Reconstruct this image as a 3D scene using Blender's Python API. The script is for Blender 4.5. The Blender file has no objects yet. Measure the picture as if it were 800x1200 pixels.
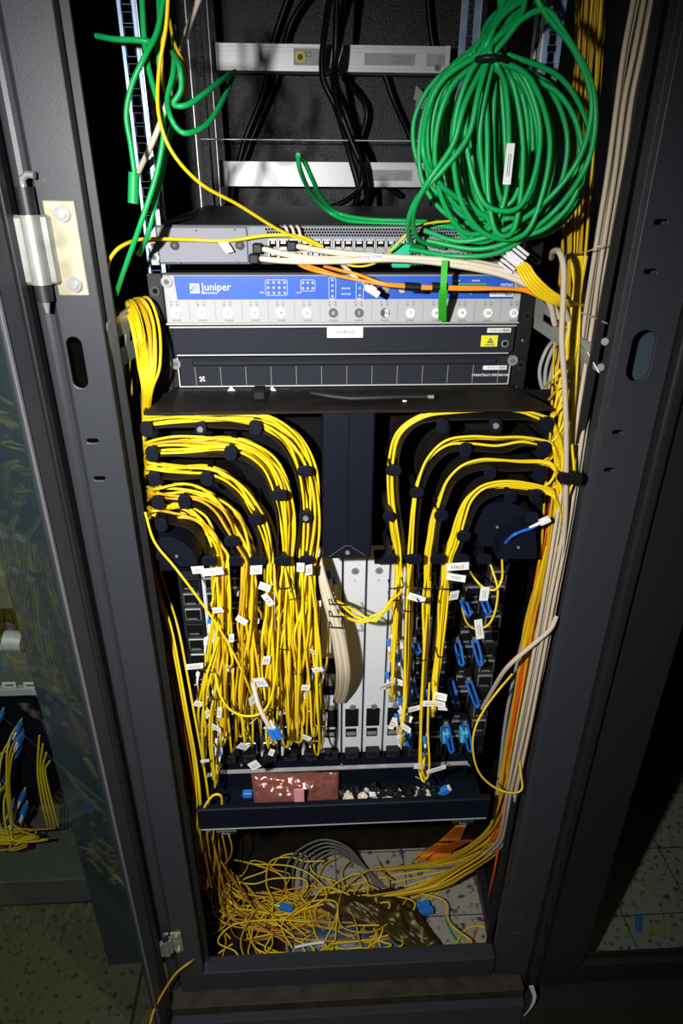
import bpy, bmesh, math, random
from mathutils import Vector, Matrix, noise
random.seed(7)
PI = math.pi
COL = bpy.context.scene.collection
V = Vector
# ------------------------------------------------------------------ camera
F = 780.0
PITCH, YAW, ROLL = .4757, .0551, .0068
CAM = V((-.05, -.75, 1.65))
cy, sy, cp, sp = math.cos(YAW), math.sin(YAW), math.cos(PITCH), math.sin(PITCH)
fwd = V((sy*cp, cy*cp, -sp)); rgt = V((cy, -sy, 0)); upv = rgt.cross(fwd)
cr, sr = math.cos(ROLL), math.sin(ROLL)
rgt, upv = cr*rgt+sr*upv, -sr*rgt+cr*upv
cd = bpy.data.cameras.new('camera'); cam = bpy.data.objects.new('camera', cd); COL.objects.link(cam)
cd.sensor_fit = 'VERTICAL'; cd.sensor_height = 36; cd.sensor_width = 24; cd.lens = 36*F/1200
cd.clip_start = .02; cd.clip_end = 50
cam.matrix_world = Matrix(((rgt.x, upv.x, -fwd.x, CAM.x), (rgt.y, upv.y, -fwd.y, CAM.y), (rgt.z, upv.z, -fwd.z, CAM.z), (0, 0, 0, 1)))
bpy.context.scene.camera = cam

def ray(px, py): return rgt*((px-400)/F)+upv*((600-py)/F)+fwd
def W(px, py, Y):            # the point of the plane y = Y seen at a pixel
    d = ray(px, py); return CAM+d*((Y-CAM.y)/d.y)
def WZ(px, py, Z):
    d = ray(px, py); return CAM+d*((Z-CAM.z)/d.z)

# ------------------------------------------------------------------ materials
def mat(name, col, rough=.5, metal=0., bump=0., bscale=200., var=0., vscale=20., spec=.5, trans=0., coat=0., alpha=1.):
    m = bpy.data.materials.new(name); m.use_nodes = True
    nt = m.node_tree; b = nt.nodes['Principled BSDF']
    b.inputs['Base Color'].default_value = (*col, 1); b.inputs['Roughness'].default_value = rough
    b.inputs['Metallic'].default_value = metal; b.inputs['Specular IOR Level'].default_value = spec
    b.inputs['Transmission Weight'].default_value = trans; b.inputs['Coat Weight'].default_value = coat
    b.inputs['Alpha'].default_value = alpha
    tc = nt.nodes.new('ShaderNodeTexCoord')
    if bump:
        n = nt.nodes.new('ShaderNodeTexNoise'); n.inputs['Scale'].default_value = bscale; n.inputs['Detail'].default_value = 3
        bp = nt.nodes.new('ShaderNodeBump'); bp.inputs['Strength'].default_value = bump; bp.inputs['Distance'].default_value = .001
        nt.links.new(tc.outputs['Object'], n.inputs['Vector'])
        nt.links.new(n.outputs['Fac'], bp.inputs['Height']); nt.links.new(bp.outputs['Normal'], b.inputs['Normal'])
    if var:
        n = nt.nodes.new('ShaderNodeTexNoise'); n.inputs['Scale'].default_value = vscale; n.inputs['Detail'].default_value = 5
        r = nt.nodes.new('ShaderNodeValToRGB')
        lo = tuple(c*(1-var) for c in col); hi = tuple(min(1, c*(1+var)) for c in col)
        r.color_ramp.elements[0].position = .35; r.color_ramp.elements[0].color = (*lo, 1)
        r.color_ramp.elements[1].position = .65; r.color_ramp.elements[1].color = (*hi, 1)
        nt.links.new(tc.outputs['Object'], n.inputs['Vector'])
        nt.links.new(n.outputs['Fac'], r.inputs['Fac']); nt.links.new(r.outputs['Color'], b.inputs['Base Color'])
    return m

M = dict(
 paint=mat('grey_powder_coat', (.034, .037, .045), .4, bump=.16, bscale=1100, spec=.45),
 paintd=mat('dark_grey_powder_coat', (.014, .0145, .016), .45, bump=.15, bscale=1100),
 rear=mat('speckled_black_steel', (.0025, .003, .006), .3, bump=1., bscale=520, spec=.45),
 black=mat('black_plastic', (.006, .006, .007), .5, spec=.35),
 matte=mat('matt_black_inside', (.006, .006, .007), .9, spec=.1),
 navy=mat('navy_black_powder_coat', (.003, .0045, .012), .6, bump=.3, bscale=900, spec=.2),
 fan=mat('charcoal_fan_tray_paint', (.011, .013, .022), .65, bump=.4, bscale=1300, var=.35, vscale=900, spec=.3),
 shelf=mat('brown_black_steel', (.011, .008, .006), .6, spec=.22, bump=.2, bscale=600, var=.3, vscale=30),
 zinc=mat('zinc_plated_steel', (.36, .38, .35), .34, .55, bump=.08, bscale=60, var=.2, vscale=30),
 gold=mat('yellow_passivated_zinc', (.38, .35, .24), .38, .4, var=.25, vscale=40),
 rail=mat('blue_tinted_galvanised_steel', (.3, .42, .62), .45, .35, var=.15, vscale=40),
 railw=mat('bright_galvanised_steel', (.7, .72, .72), .4, .5),
 alu=mat('brushed_aluminium', (.68, .68, .7), .42, .35, bump=.05, bscale=90),
 chrome=mat('screw_steel', (.4, .4, .39), .28, .5),
 silver=mat('silver_card_face', (.68, .71, .76), .5, bump=.05),
 craft=mat('light_grey_panel', (.43, .43, .44), .5),
 blue=mat('blue_panel_print', (.012, .095, .52), .45),
 white=mat('white_print', (.85, .85, .85), .6),
 paper=mat('paper_label', (.8, .79, .76), .7),
 ink=mat('grey_ink', (.12, .12, .13), .7),
 switch=mat('grey_switch_face', (.22, .23, .27), .5, bump=.3, bscale=900),
 swtop=mat('dark_switch_lid', (.03, .03, .032), .5, bump=.2, bscale=600),
 yellow=mat('yellow_cable_jacket', (.86, .62, .012), .42, spec=.35),
 yellow2=mat('deep_and_shaded_yellow_jacket', (.62, .36, .01), .42, spec=.4),
 green=mat('green_cable_jacket', (.006, .37, .09), .4, spec=.4),
 beige=mat('beige_cable_jacket', (.55, .47, .35), .5, spec=.3),
 ivory=mat('ivory_cable_jacket', (.72, .64, .5), .45),
 grey=mat('grey_cable_jacket', (.33, .33, .32), .5),
 greyd=mat('dim_grey_cable_jacket', (.13, .13, .12), .6),  # grey-white coil, its dimness at the back put into the colour
 orange=mat('orange_cable_jacket', (.85, .28, .01), .42),
 redor=mat('red_orange_cable_jacket', (.75, .1, .01), .42),
 blackc=mat('black_power_cable_jacket', (.004, .004, .005), .4, spec=.3),
 lc=mat('blue_connector', (.02, .2, .7), .4),
 lever=mat('blue_bail_lever', (.01, .12, .55), .35),
 cyan=mat('light_blue_plug', (.1, .5, .75), .4),
 lime=mat('bright_green_strap', (.04, .5, .03), .5, bump=.3, bscale=800),
 teal=mat('green_plug', (.02, .5, .28), .35),
 esd=mat('yellow_sticker', (.8, .75, .02), .5),
 floor=mat('marbled_floor_tile', (.33, .31, .26), .5, var=.55, vscale=28),
 tile=mat('speckled_floor_tile', (.2, .19, .16), .55, var=.5, vscale=45),
 brown=mat('red_brown_shaded_jacket', (.25, .09, .02), .6),  # yellow and orange cables in shadow, the shade put into the jacket colour
 fabric=mat('blue_bag_plastic', (.03, .07, .15), .45, bump=.4, bscale=60, var=.3, vscale=30),
 rust=mat('dusty_rust_brown_steel', (.03, .022, .014), .7, var=.4, vscale=30),
 pinkcard=mat('pink_slip', (.8, .3, .35), .6),
 tealdark=mat('blue_reflection_grey', (.05, .07, .09), .4, bump=.2, bscale=420),  # bluish reflection and lit depth behind post holes put into the colour
 perf=mat('grey_perforated_steel', (.13, .13, .11), .5),
)
for kk, sc in (('floor', 2.2), ('tile', 6.)):
    nt = M[kk].node_tree; b = nt.nodes['Principled BSDF']; tc = nt.nodes['Texture Coordinate']
    br = nt.nodes.new('ShaderNodeTexBrick'); br.offset = 0; br.inputs['Scale'].default_value = sc; br.inputs['Brick Width'].default_value = 1; br.inputs['Row Height'].default_value = 1; br.inputs['Mortar Size'].default_value = .008
    br.inputs['Mortar'].default_value = (.02, .02, .02, 1); vo = nt.nodes.new('ShaderNodeTexNoise'); vo.inputs['Scale'].default_value = 70; vo.inputs['Detail'].default_value = 2
    rp = nt.nodes.new('ShaderNodeValToRGB'); rp.color_ramp.elements[0].position = .32; rp.color_ramp.elements[0].color = (.05, .045, .04, 1); rp.color_ramp.elements[1].position = .44
    c = (.22, .19, .10) if kk == 'floor' else (.36, .34, .29); rp.color_ramp.elements[1].color = (*c, 1)
    nt.links.new(tc.outputs['Object'], vo.inputs['Vector']); nt.links.new(tc.outputs['Object'], br.inputs['Vector']); nt.links.new(vo.outputs['Fac'], rp.inputs['Fac'])
    nt.links.new(rp.outputs['Color'], br.inputs['Color1']); nt.links.new(rp.outputs['Color'], br.inputs['Color2']); nt.links.new(br.outputs['Color'], b.inputs['Base Color'])
def glassmat(name, tint, mixglossy, rough=.02):
    m = bpy.data.materials.new(name); m.use_nodes = True; nt = m.node_tree; nt.nodes.clear()
    o = nt.nodes.new('ShaderNodeOutputMaterial'); t = nt.nodes.new('ShaderNodeBsdfTransparent'); g = nt.nodes.new('ShaderNodeBsdfGlossy')
    mx = nt.nodes.new('ShaderNodeMixShader'); lw = nt.nodes.new('ShaderNodeLayerWeight'); lw.inputs[0].default_value = .5; pw = nt.nodes.new('ShaderNodeMath'); pw.operation = 'POWER'; pw.inputs[1].default_value = 4; fr = nt.nodes.new('ShaderNodeMath'); fr.operation = 'MULTIPLY_ADD'; fr.inputs[1].default_value = .6; fr.inputs[2].default_value = .022; nt.links.new(lw.outputs['Facing'], pw.inputs[0]); nt.links.new(pw.outputs[0], fr.inputs[0])
    t.inputs['Color'].default_value = (*tint, 1); g.inputs['Roughness'].default_value = rough; g.inputs['Color'].default_value = (*mixglossy, 1)
    nt.links.new(fr.outputs[0], mx.inputs[0]); nt.links.new(t.outputs[0], mx.inputs[1]); nt.links.new(g.outputs[0], mx.inputs[2]); nt.links.new(mx.outputs[0], o.inputs[0])
    return m
M['glass'] = glassmat('tinted_door_glass', (.84, .88, .86), (.8, .9, 1))
def filmmat(name, tint, gl, rough, fac, bscale, bstr):
    m = bpy.data.materials.new(name); m.use_nodes = True; nt = m.node_tree; nt.nodes.clear()
    o = nt.nodes.new('ShaderNodeOutputMaterial'); t = nt.nodes.new('ShaderNodeBsdfTransparent'); g = nt.nodes.new('ShaderNodeBsdfPrincipled')
    mx = nt.nodes.new('ShaderNodeMixShader'); mx.inputs[0].default_value = fac
    t.inputs['Color'].default_value = (*tint, 1); g.inputs['Roughness'].default_value = rough; g.inputs['Base Color'].default_value = (*gl, 1); g.inputs['Metallic'].default_value = .5
    n = nt.nodes.new('ShaderNodeTexNoise'); n.inputs['Scale'].default_value = bscale; b = nt.nodes.new('ShaderNodeBump'); b.inputs['Strength'].default_value = bstr; b.inputs['Distance'].default_value = .01
    tc = nt.nodes.new('ShaderNodeTexCoord'); nt.links.new(tc.outputs['Object'], n.inputs['Vector']); nt.links.new(n.outputs[0], b.inputs['Height']); nt.links.new(b.outputs[0], g.inputs['Normal'])
    nt.links.new(t.outputs[0], mx.inputs[1]); nt.links.new(g.outputs[0], mx.inputs[2]); nt.links.new(mx.outputs[0], o.inputs[0])
    return m
M['pink'] = filmmat('pink_antistatic_film', (.85, .5, .42), (.8, .36, .3), .18, .3, 30, 1.)
M['smoke'] = filmmat('brown_smoked_film', (.45, .34, .12), (.10, .07, .02), .4, .78, 9, .5)

# ------------------------------------------------------------------ mesh collector
class MB:
    def __init__(s): s.v = []; s.f = []; s.mi = []; s.mats = []; s.sm = []
    def m(s, k):
        if k not in s.mats: s.mats.append(k)
        return s.mats.index(k)
    def add(s, vs, fs, k, smooth=False, mx=None):
        b = len(s.v); i = s.m(k)
        s.v += [tuple(mx @ V(p)) if mx else tuple(p) for p in vs]
        for f in fs: s.f.append(tuple(b+j for j in f)); s.mi.append(i); s.sm.append(smooth)
        return s
    def bm(s, bm_, k, smooth=False, mx=None):
        bm_.verts.ensure_lookup_table(); bm_.verts.index_update()
        s.add([v.co.copy() for v in bm_.verts], [[v.index for v in f.verts] for f in bm_.faces], k, smooth, mx); bm_.free(); return s
    def box(s, lo, hi, k, bev=0., mx=None, seg=1):
        b = bmesh.new(); bmesh.ops.create_cube(b, size=1)
        for v in b.verts: v.co = V(((lo[i]+hi[i])/2+v.co[i]*(hi[i]-lo[i]) for i in range(3)))
        if bev: bmesh.ops.bevel(b, geom=b.edges[:], offset=bev, segments=seg, affect='EDGES', profile=.5)
        return s.bm(b, k, False, mx)
    def cyl(s, p0, p1, r, k, n=16, r2=None, smooth=True):
        p0, p1 = V(p0), V(p1); d = (p1-p0); L = d.length; q = d.to_track_quat('Z', 'Y').to_matrix().to_4x4(); q.translation = p0
        r2 = r if r2 is None else r2
        vs = [(r*math.cos(2*PI*i/n), r*math.sin(2*PI*i/n), 0) for i in range(n)]+[(r2*math.cos(2*PI*i/n), r2*math.sin(2*PI*i/n), L) for i in range(n)]
        s.add(vs, [(i, (i+1) % n, n+(i+1) % n, n+i) for i in range(n)], k, smooth, q)
        s.add(vs, [tuple(range(n))[::-1], tuple(range(n, 2*n))], k, False, q); return s
    def tube(s, pts, r, k, n=6, taper=None):
        pts = [p for i, p in enumerate(pts) if i == 0 or (p-pts[i-1]).length > 1e-6]
        T = []
        for i in range(len(pts)):
            a = pts[max(0, i-1)]; b = pts[min(len(pts)-1, i+1)]; T.append((b-a).normalized())
        N = T[0].orthogonal().normalized(); vs = []
        for i, p in enumerate(pts):
            N = (N-T[i]*N.dot(T[i])); N = N.normalized() if N.length > 1e-6 else T[i].orthogonal().normalized()
            B = T[i].cross(N)
            for j in range(n):
                a = 2*PI*j/n; vs.append(p+(N*math.cos(a)+B*math.sin(a))*r)
        fs = []
        for i in range(len(pts)-1):
            for j in range(n): fs.append((i*n+j, i*n+(j+1) % n, (i+1)*n+(j+1) % n, (i+1)*n+j))
        s.add(vs, fs, k, True); L = (len(pts)-1)*n
        s.add([vs[j] for j in range(n)]+[vs[L+j] for j in range(n)], [tuple(range(n))[::-1], tuple(range(n, 2*n))], k); return s
    def quad(s, pts, th, k, nrm=None):      # thin solid plate over a polygon of world points
        pts = [V(p) for p in pts]
        nn = nrm or (pts[1]-pts[0]).cross(pts[2]-pts[0]).normalized(); n = len(pts)
        s.add(pts+[p+nn*th for p in pts], [tuple(range(n))[::-1], tuple(range(n, 2*n))]+[(i, (i+1) % n, n+(i+1) % n, n+i) for i in range(n)], k); return s
    def mesh(s, me, k, mx=None, smooth=False):
        s.add([v.co for v in me.vertices], [tuple(p.vertices) for p in me.polygons], k, smooth, mx); return s
    def text(s, t, x, z, Y, h, k, align='CENTER', rot=0, th=.0002):   # lettering on a plane facing -y
        c = bpy.data.curves.new('t', 'FONT'); c.body = t; c.size = h*1.4; c.align_x = align; c.align_y = 'CENTER'; c.extrude = th/2; c.resolution_u = 2
        o = bpy.data.objects.new('t', c); COL.objects.link(o); bpy.context.view_layer.update()
        me = bpy.data.meshes.new_from_object(o.evaluated_get(bpy.context.evaluated_depsgraph_get()))
        mx = Matrix.Translation((x, Y, z)) @ Matrix.Rotation(rot, 4, 'Y') @ Matrix.Rotation(PI/2, 4, 'X')
        s.mesh(me, k, mx); bpy.data.objects.remove(o); bpy.data.curves.remove(c); bpy.data.meshes.remove(me); return s
    def build(s, name, parent=None, origin=None, merge=False):
        me = bpy.data.meshes.new(name)
        o0 = V(origin) if origin is not None else V((0, 0, 0))
        me.from_pydata([V(p)-o0 for p in s.v], [], s.f); me.update()
        for k in s.mats: me.materials.append(M[k])
        me.polygons.foreach_set('material_index', s.mi); me.polygons.foreach_set('use_smooth', s.sm)
        o = bpy.data.objects.new(name, me); COL.objects.link(o); o.location = o0
        if parent is not None: setparent(o, parent)
        return o
LOC = {}
def wloc(p): return V(LOC.get(p.name, p.location))
def setparent(o, p):
    o.parent = p; o.matrix_parent_inverse = Matrix.Translation(-wloc(p)); LOC[o.name] = V(o.location)
def plate(outline, holes, th, bev=0.):
    c = bpy.data.curves.new('p', 'CURVE'); c.dimensions = '2D'; c.fill_mode = 'BOTH'; c.extrude = th/2; c.bevel_depth = bev; c.bevel_resolution = 1
    for ring in [outline]+holes:
        sp_ = c.splines.new('POLY'); sp_.points.add(len(ring)-1); sp_.use_cyclic_u = True
        for i, (x, y) in enumerate(ring): sp_.points[i].co = (x, y, 0, 1)
    o = bpy.data.objects.new('p', c); COL.objects.link(o); bpy.context.view_layer.update()
    me = bpy.data.meshes.new_from_object(o.evaluated_get(bpy.context.evaluated_depsgraph_get()))
    bpy.data.objects.remove(o); bpy.data.curves.remove(c); return me
XZ = lambda Y: Matrix(((1, 0, 0, 0), (0, 0, -1, Y), (0, 1, 0, 0), (0, 0, 0, 1)))    # local xy -> world XZ on plane Y
YZ = lambda X: Matrix(((0, 0, 1, X), (1, 0, 0, 0), (0, 1, 0, 0), (0, 0, 0, 1)))     # local xy -> world YZ on plane X
def rect(x0, x1, y0, y1): return [(x0, y0), (x1, y0), (x1, y1), (x0, y1)]
def slot(cx, cy_, w, h, n=8):       # stadium
    r = min(w, h)/2; out = []
    if h >= w: cs = [(cx, cy_+h/2-r, 0), (cx, cy_-h/2+r, PI)]
    else: cs = [(cx+w/2-r, cy_, -PI/2), (cx-w/2+r, cy_, PI/2)]
    for (a, b, s0) in cs:
        for i in range(n+1):
            t = s0+PI*i/n; out.append((a+r*math.cos(t), b+r*math.sin(t)))
    return out
def tag(o, label, cat, group=None):
    o['label'] = label; o['category'] = cat
    if group: o['group'] = group
    return o
def thing(name, loc, label, cat, group=None):
    o = bpy.data.objects.new(name, None); COL.objects.link(o); o.location = loc; o.empty_display_size = .05; LOC[o.name] = V(loc)
    return tag(o, label, cat, group)
def struct(o): o['kind'] = 'structure'; return o

def spline(K, n=6):
    P = [K[0]*2-K[1]]+list(K)+[K[-1]*2-K[-2]]; out = []
    for i in range(1, len(P)-2):
        a, b, c, d = P[i-1:i+3]
        m = max(2, min(n, int((c-b).length/.006)+2))
        for j in range(m):
            t = j/m; out.append(.5*((2*b)+(-a+c)*t+(2*a-5*b+4*c-d)*t*t+(-a+3*b-3*c+d)*t**3))
    out.append(P[-2]); return out
def K3(pts): return [W(*p) for p in pts]
def flagmesh(o, p, d, L=.022, wd=.009, side=None, col='paper', name='label_flag'):
    d = d.normalized(); s_ = (side or V((random.uniform(-1, 1), random.uniform(-.5, .1), random.uniform(-.6, .6)))).normalized()
    n = d.cross(s_); n = n.normalized() if n.length > 1e-3 else V((0, -1, 0)); s_ = n.cross(d).normalized()
    if n.y > 0: n = -n
    a = p-d*wd/2-s_*.003; b = p+d*wd/2-s_*.003; c = b+s_*L; e = a+s_*L
    m = MB().quad([a, b, c, e], .0004, col, n)
    for q in (.35, .6):
        u = a+(b-a)*q+s_*L*.25+n*.00045; m.quad([u, u+d*.0007, u+d*.0007+s_*L*.55, u+s_*L*.55], .0001, 'ink', n)
    return m.build(name, o)
def lcplug(o, p, d, col='lc', L=.016, sz=.0035, boot='white', name='connector'):
    d = d.normalized(); q = d.to_track_quat('Z', 'Y').to_matrix().to_4x4(); q.translation = p
    m = MB().box((-sz/2-.001, -sz/2, .0), (sz/2+.001, sz/2+.0005, L), col, .0006, q).box((-.001, sz/2, .004), (.001, sz/2+.002, L*.7), col, .0004, q)
    m.cyl(p-d*.014, p+d*.001, .0014, boot, 8, .0024); return m.build(name, o)
def cable(name, label, cat, group, pts, r, col, raw=None, n=6, res=6):
    K = raw if raw is not None else K3(pts); P = spline(K, res)
    o = MB().tube(P, r, col, n).build(name, None, P[0]); LOC[o.name] = V(P[0])
    tag(o, label, cat, group); o['_p'] = 0; del o['_p']
    return o, P
def rnd(a, b): return random.uniform(a, b)
def jit(pts, j, jy=.0): return [(x+rnd(-j, j), y+rnd(-j, j), Y+rnd(-jy, jy)) for (x, y, Y) in pts]
def screw(m, x, z, Y, r, k='chrome'):
    m.cyl((x, Y, z), (x, Y-.003, z), r, k, 18); m.cyl((x, Y-.0031, z), (x, Y-.0036, z), r*.5, 'ink', 6, smooth=False)

YF = 0.; YC = .095; YT = -.005
# ================================================================== CABINET
zt, zb = 2.12, 0.0
cab = thing('network_cabinet', (0, 0, 0), 'open grey steel network cabinet packed with cables, centre of the row', 'cabinet')
def hole_at(px, py, w, h, Y=YF): p = W(px, py, Y); return slot(p.x, p.z, w, h)
xL0, xL1 = W(77, 410, 0).x, W(157, 620, 0).x
m = MB()
m.mesh(plate(rect(xL0, xL1, .12, zt), [hole_at(91, 425, .019, .06), hole_at(109, 516, .016, .0075), hole_at(117, 560, .016, .0075)], .002, .0012), 'paint', XZ(YF))
m.box((xL1-.003, .001, .12), (xL1, .022, zt), 'paint', .001).box((xL1-.001, .020, .12), (xL1+.010, .023, zt), 'paintd', .0008)
m.box((xL0-.002, .001, .12), (xL0+.001, .05, zt), 'paintd')
pl = m.build('front_post', cab)
# rounded corner profile outside the post
prof = [(xL0-.002, .012)]+[(xL0-.016+.012*math.cos(a), .014-.010*math.sin(a)) for a in [PI*i/8 for i in range(9)]]+[(xL0-.030, .03), (xL0-.002, .03)]
m = MB(); nP = len(prof)
m.add([(x, y, .12) for x, y in prof]+[(x, y, zt) for x, y in prof], [(i, (i+1) % nP, nP+(i+1) % nP, nP+i) for i in range(nP)], 'paint'); m.build('corner_profile', cab)
xR0, xR1 = W(678, 600, 0).x, W(741, 600, 0).x
m = MB()
hs = [hole_at(773, 260, .017, .0075), hole_at(761, 318, .017, .0075), hole_at(750, 417, .03, .062), hole_at(723, 506, .016, .0075), hole_at(713, 550, .016, .0075), hole_at(608, 1073, .016, .006), hole_at(604, 1092, .016, .006)]
m.mesh(plate(rect(xR0+.01, xR1, .12, zt), hs, .002, .0012), 'paint', XZ(YF))
m.box((xR0+.006, .006, .12), (xR0+.009, .028, zt), 'paint', .001)
m.quad([(xR0+.010, .0005, .12), (xR0+.006, .008, .12), (xR0+.006, .008, zt), (xR0+.010, .0005, zt)], .002, 'paint', V((.6, .8, 0)))
m.box((xR0-.010, .026, .12), (xR0+.001, .029, zt), 'paintd', .0008)
m.box((xR1-.002, .001, .12), (xR1, .05, zt), 'paintd')
m.box((xR0+.012, .03, .12), (xR1, .033, zt), 'tealdark')
m.build('front_post', cab)
zbar0, zbar1 = W(400, 1131, 0).z, W(400, 1151, 0).z
MB().box((xL1-.002, -.002, zbar1), (xR0+.003, .03, zbar0), 'paint', .002).build('bottom_rail', cab)
MB().box((xL0-.02, -.045, zbar1-.09-.003), (xR1-.01, .03, zbar1-.028), 'paint', .003).box((xL0-.02, -.03, zbar1-.03), (xR1-.01, .03, zbar1-.002), 'rust', .002).box((xL0-.02, -.035, 0.0), (xR1-.01, .8, .05), 'paint', .002).box((xL0-.02, -.043, .0), (xR1-.01, 0, zbar1-.1), 'paint', .002).build('plinth', cab)
MB().box((xL0-.03, .80, .1), (xR1, .81, zt), 'rear').build('rear_panel', cab)
MB().box((xL0-.032, .035, .1), (xL0-.028, .81, zt), 'matte').build('side_panel', cab)
MB().box((xR1-.02, .036, .1), (xR1-.016, .81, zt), 'shelf').build('side_panel', cab)
MB().box((xL0-.03, .0, zt), (xR1, .81, zt+.01), 'paintd').build('roof_panel', cab)
zfl = .13
MB().box((xL0-.03, .03, zfl-.01), (xR1-.02, .80, zfl), 'shelf').build('base_plate', cab)  # dark colour paints the shade on the floor behind the tile insert
MB().box((-.10, .045, zfl), (xR1-.03, .34, zfl+.003), 'tile', .001).build('floor_insert', cab)
# folded tile joints
p = W(640, 1100, .05)
# front mounting rails with square holes
def hole_rail(x0, x1, Y, mk, zz0, zz1, off=0, hx=.5, hw=.0095, depth=True, axis='X'):
    hs = []; z = zz0+.02+off; i = 0
    while z < zz1-.02:
        c = (x0+x1)/2; hs.append(rect(c-hw/2, c+hw/2, z-.0048, z+.0048)); i += 1
        z += .01588 if i % 3 else .01270
    return plate(rect(x0, x1, zz0, zz1), hs, .002, .0002)
zr0 = .70; hr = []
xa, xb = W(140, 30, YC+.006).x, W(161, 30, YC+.006).x
m = MB().mesh(hole_rail(xa, xb, 0, '', zr0, zt-.02), 'rail', XZ(YC+.006))
m.mesh(hole_rail(YC+.008, YC+.045, 0, '', zr0, zt-.02, .006, hw=.018), 'railw', YZ(xb)); m.build('mounting_rail', cab)
xc, xd = W(627, 130, YC+.006).x, W(647, 130, YC+.006).x
m = MB().mesh(hole_rail(xc, xd, 0, '', zr0, zt-.02, hw=.008), 'rail', XZ(YC+.006))
m.mesh(hole_rail(YC+.008, YC+.045, 0, '', zr0, zt-.02, .006, hw=.012), 'railw', YZ(xc)); m.build('mounting_rail', cab)
# rear rails, worn edges with highlights put in as bright strips
for (pa, pb, kk) in ((233, 256, 'black'), (527, 548, 'rail')):
    a, b = W(pa, 200, .62).x, W(pb, 200, .62).x
    m = MB().mesh(hole_rail(a, b, 0, '', .8, zt-.02, hw=.010), kk, XZ(.62)).box((a-.0008, .617, .8), (a+.0006, .619, zt-.02), 'railw').box((b-.0006, .617, .8), (b+.0008, .619, zt-.02), 'railw')
    m.build('mounting_rail', cab)
a, b = W(235, 163, .60), W(500, 164, .60)
MB().cyl(a, (b.x, .60, a.z), .0011, 'railw', 8).build('highlight_rod', cab)  # thin bright rod drawn in place of a highlight line
# angled zinc brackets between post and rail
def bracket(q, slots):
    p = [W(*a) for a in q]
    X0, X1 = p[0], p[1]; m = MB(); n = (p[1]-p[0]).cross(p[3]-p[0]).normalized()
    if n.y > 0: n = -n
    u, v_ = p[1]-p[0], p[3]-p[0]
    L, H = u.length, v_.length
    mx = Matrix((( *(u.normalized()), 0), (*(v_.normalized()), 0), (*n, 0), (0, 0, 0, 1))).transposed(); mx.translation = p[0]
    hs = [rect(L*s0, L*s1, H*.36, H*.62) for s0, s1 in slots]
    out = [(0, 0), (L, 0), ((p[2]-p[0]).dot(u.normalized()), (p[2]-p[0]).dot(v_.normalized())), (0, H)]
    m.mesh(plate(out, hs, .002, .0006), 'zinc', mx)
    # stiffening lip on the upper edge
    m.quad([p[3], p[2], p[2]+V((0, .012, .001)), p[3]+V((0, .012, .001))], .0015, 'zinc')
    return m.build('side_bracket', cab)
bracket([(127, 440, .012), (166, 412, .085), (163, 362, .085), (124, 380, .012)], [(.22, .5), (.62, .92)])
o = bracket([(626, 384, .10), (702, 436, .02), (711, 380, .02), (628, 345, .10)], [(.12, .3), (.42, .56), (.62, .86)])
m = MB()
for q in ((712, 399), (707, 429)):
    w = W(q[0]-2, q[1], .018); m.cyl(w, w+V((-.004, -.006, 0)), .0045, 'chrome', 8)
m.build('bracket_bolt', cab)
# base side runner on the right
a = W(557, 972, .42); b = W(579, 1105, .06)
z0 = .235
A1, B1 = WZ(557, 985, z0), WZ(580, 1108, z0)
MB().box((-.008, 0, -.03), (.008, (B1-A1).length, 0), 'paintd', .001, Matrix.Translation(A1) @ (B1-A1).to_track_quat('Y', 'Z').to_matrix().to_4x4()).build('side_runner', cab)
# hinges on the left post
def hinge(px, py, s=1.):
    c = W(px, py, -.002); m = MB()
    m.box((c.x, -.0045, c.z-.046*s), (c.x+.032*s, -.001, c.z+.046*s), 'gold', .001)
    for dz in (-.034, .034):
        m.cyl((c.x+.019*s, -.004, c.z+dz*s), (c.x+.019*s, -.009, c.z+dz*s), .008*s, 'chrome', 20); m.cyl((c.x+.019*s, -.009, c.z+dz*s), (c.x+.019*s, -.0105, c.z+dz*s), .0045*s, 'zinc', 6, smooth=False)
    h = m.build('hinge', cab)
    m = MB(); kx = c.x-.012*s; m.cyl((kx, -.012, c.z-.033*s), (kx, -.012, c.z+.033*s), .011*s, 'zinc', 20)
    m.box((kx-.004, -.014, c.z-.033*s), (kx+.018*s, -.003, c.z+.033*s), 'zinc', .002); m.box((kx-.026*s, -.02, c.z-.033*s), (kx-.006*s, -.010, c.z+.033*s), 'zinc', .003)
    m.build('knuckle', h)
    m = MB(); m.cyl((kx, -.012, c.z+.033*s), (kx, -.012, c.z+.058*s), .0085*s, 'paintd', 14); m.cyl((kx, -.012, c.z-.05*s), (kx, -.012, c.z-.033*s), .009*s, 'paintd', 14); m.cyl((kx, -.012, c.z-.045*s), (kx, -.012, c.z+.045*s), .004*s, 'paintd', 8)
    m.cyl((kx, -.012, c.z-.062*s), (kx, -.012, c.z-.05*s), .002*s, 'chrome', 10, .0045*s)
    m.tube([V((kx, -.012, c.z+.058*s)), V((kx, -.012, c.z+.065*s)), V((kx+.006*s, -.013, c.z+.069*s)), V((kx+.013*s, -.014, c.z+.068*s))], .0035*s, 'chrome', 10)
    m.build('hinge_pin', h)
hinge(60, 292); hinge(201, 1103, .62)
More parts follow.
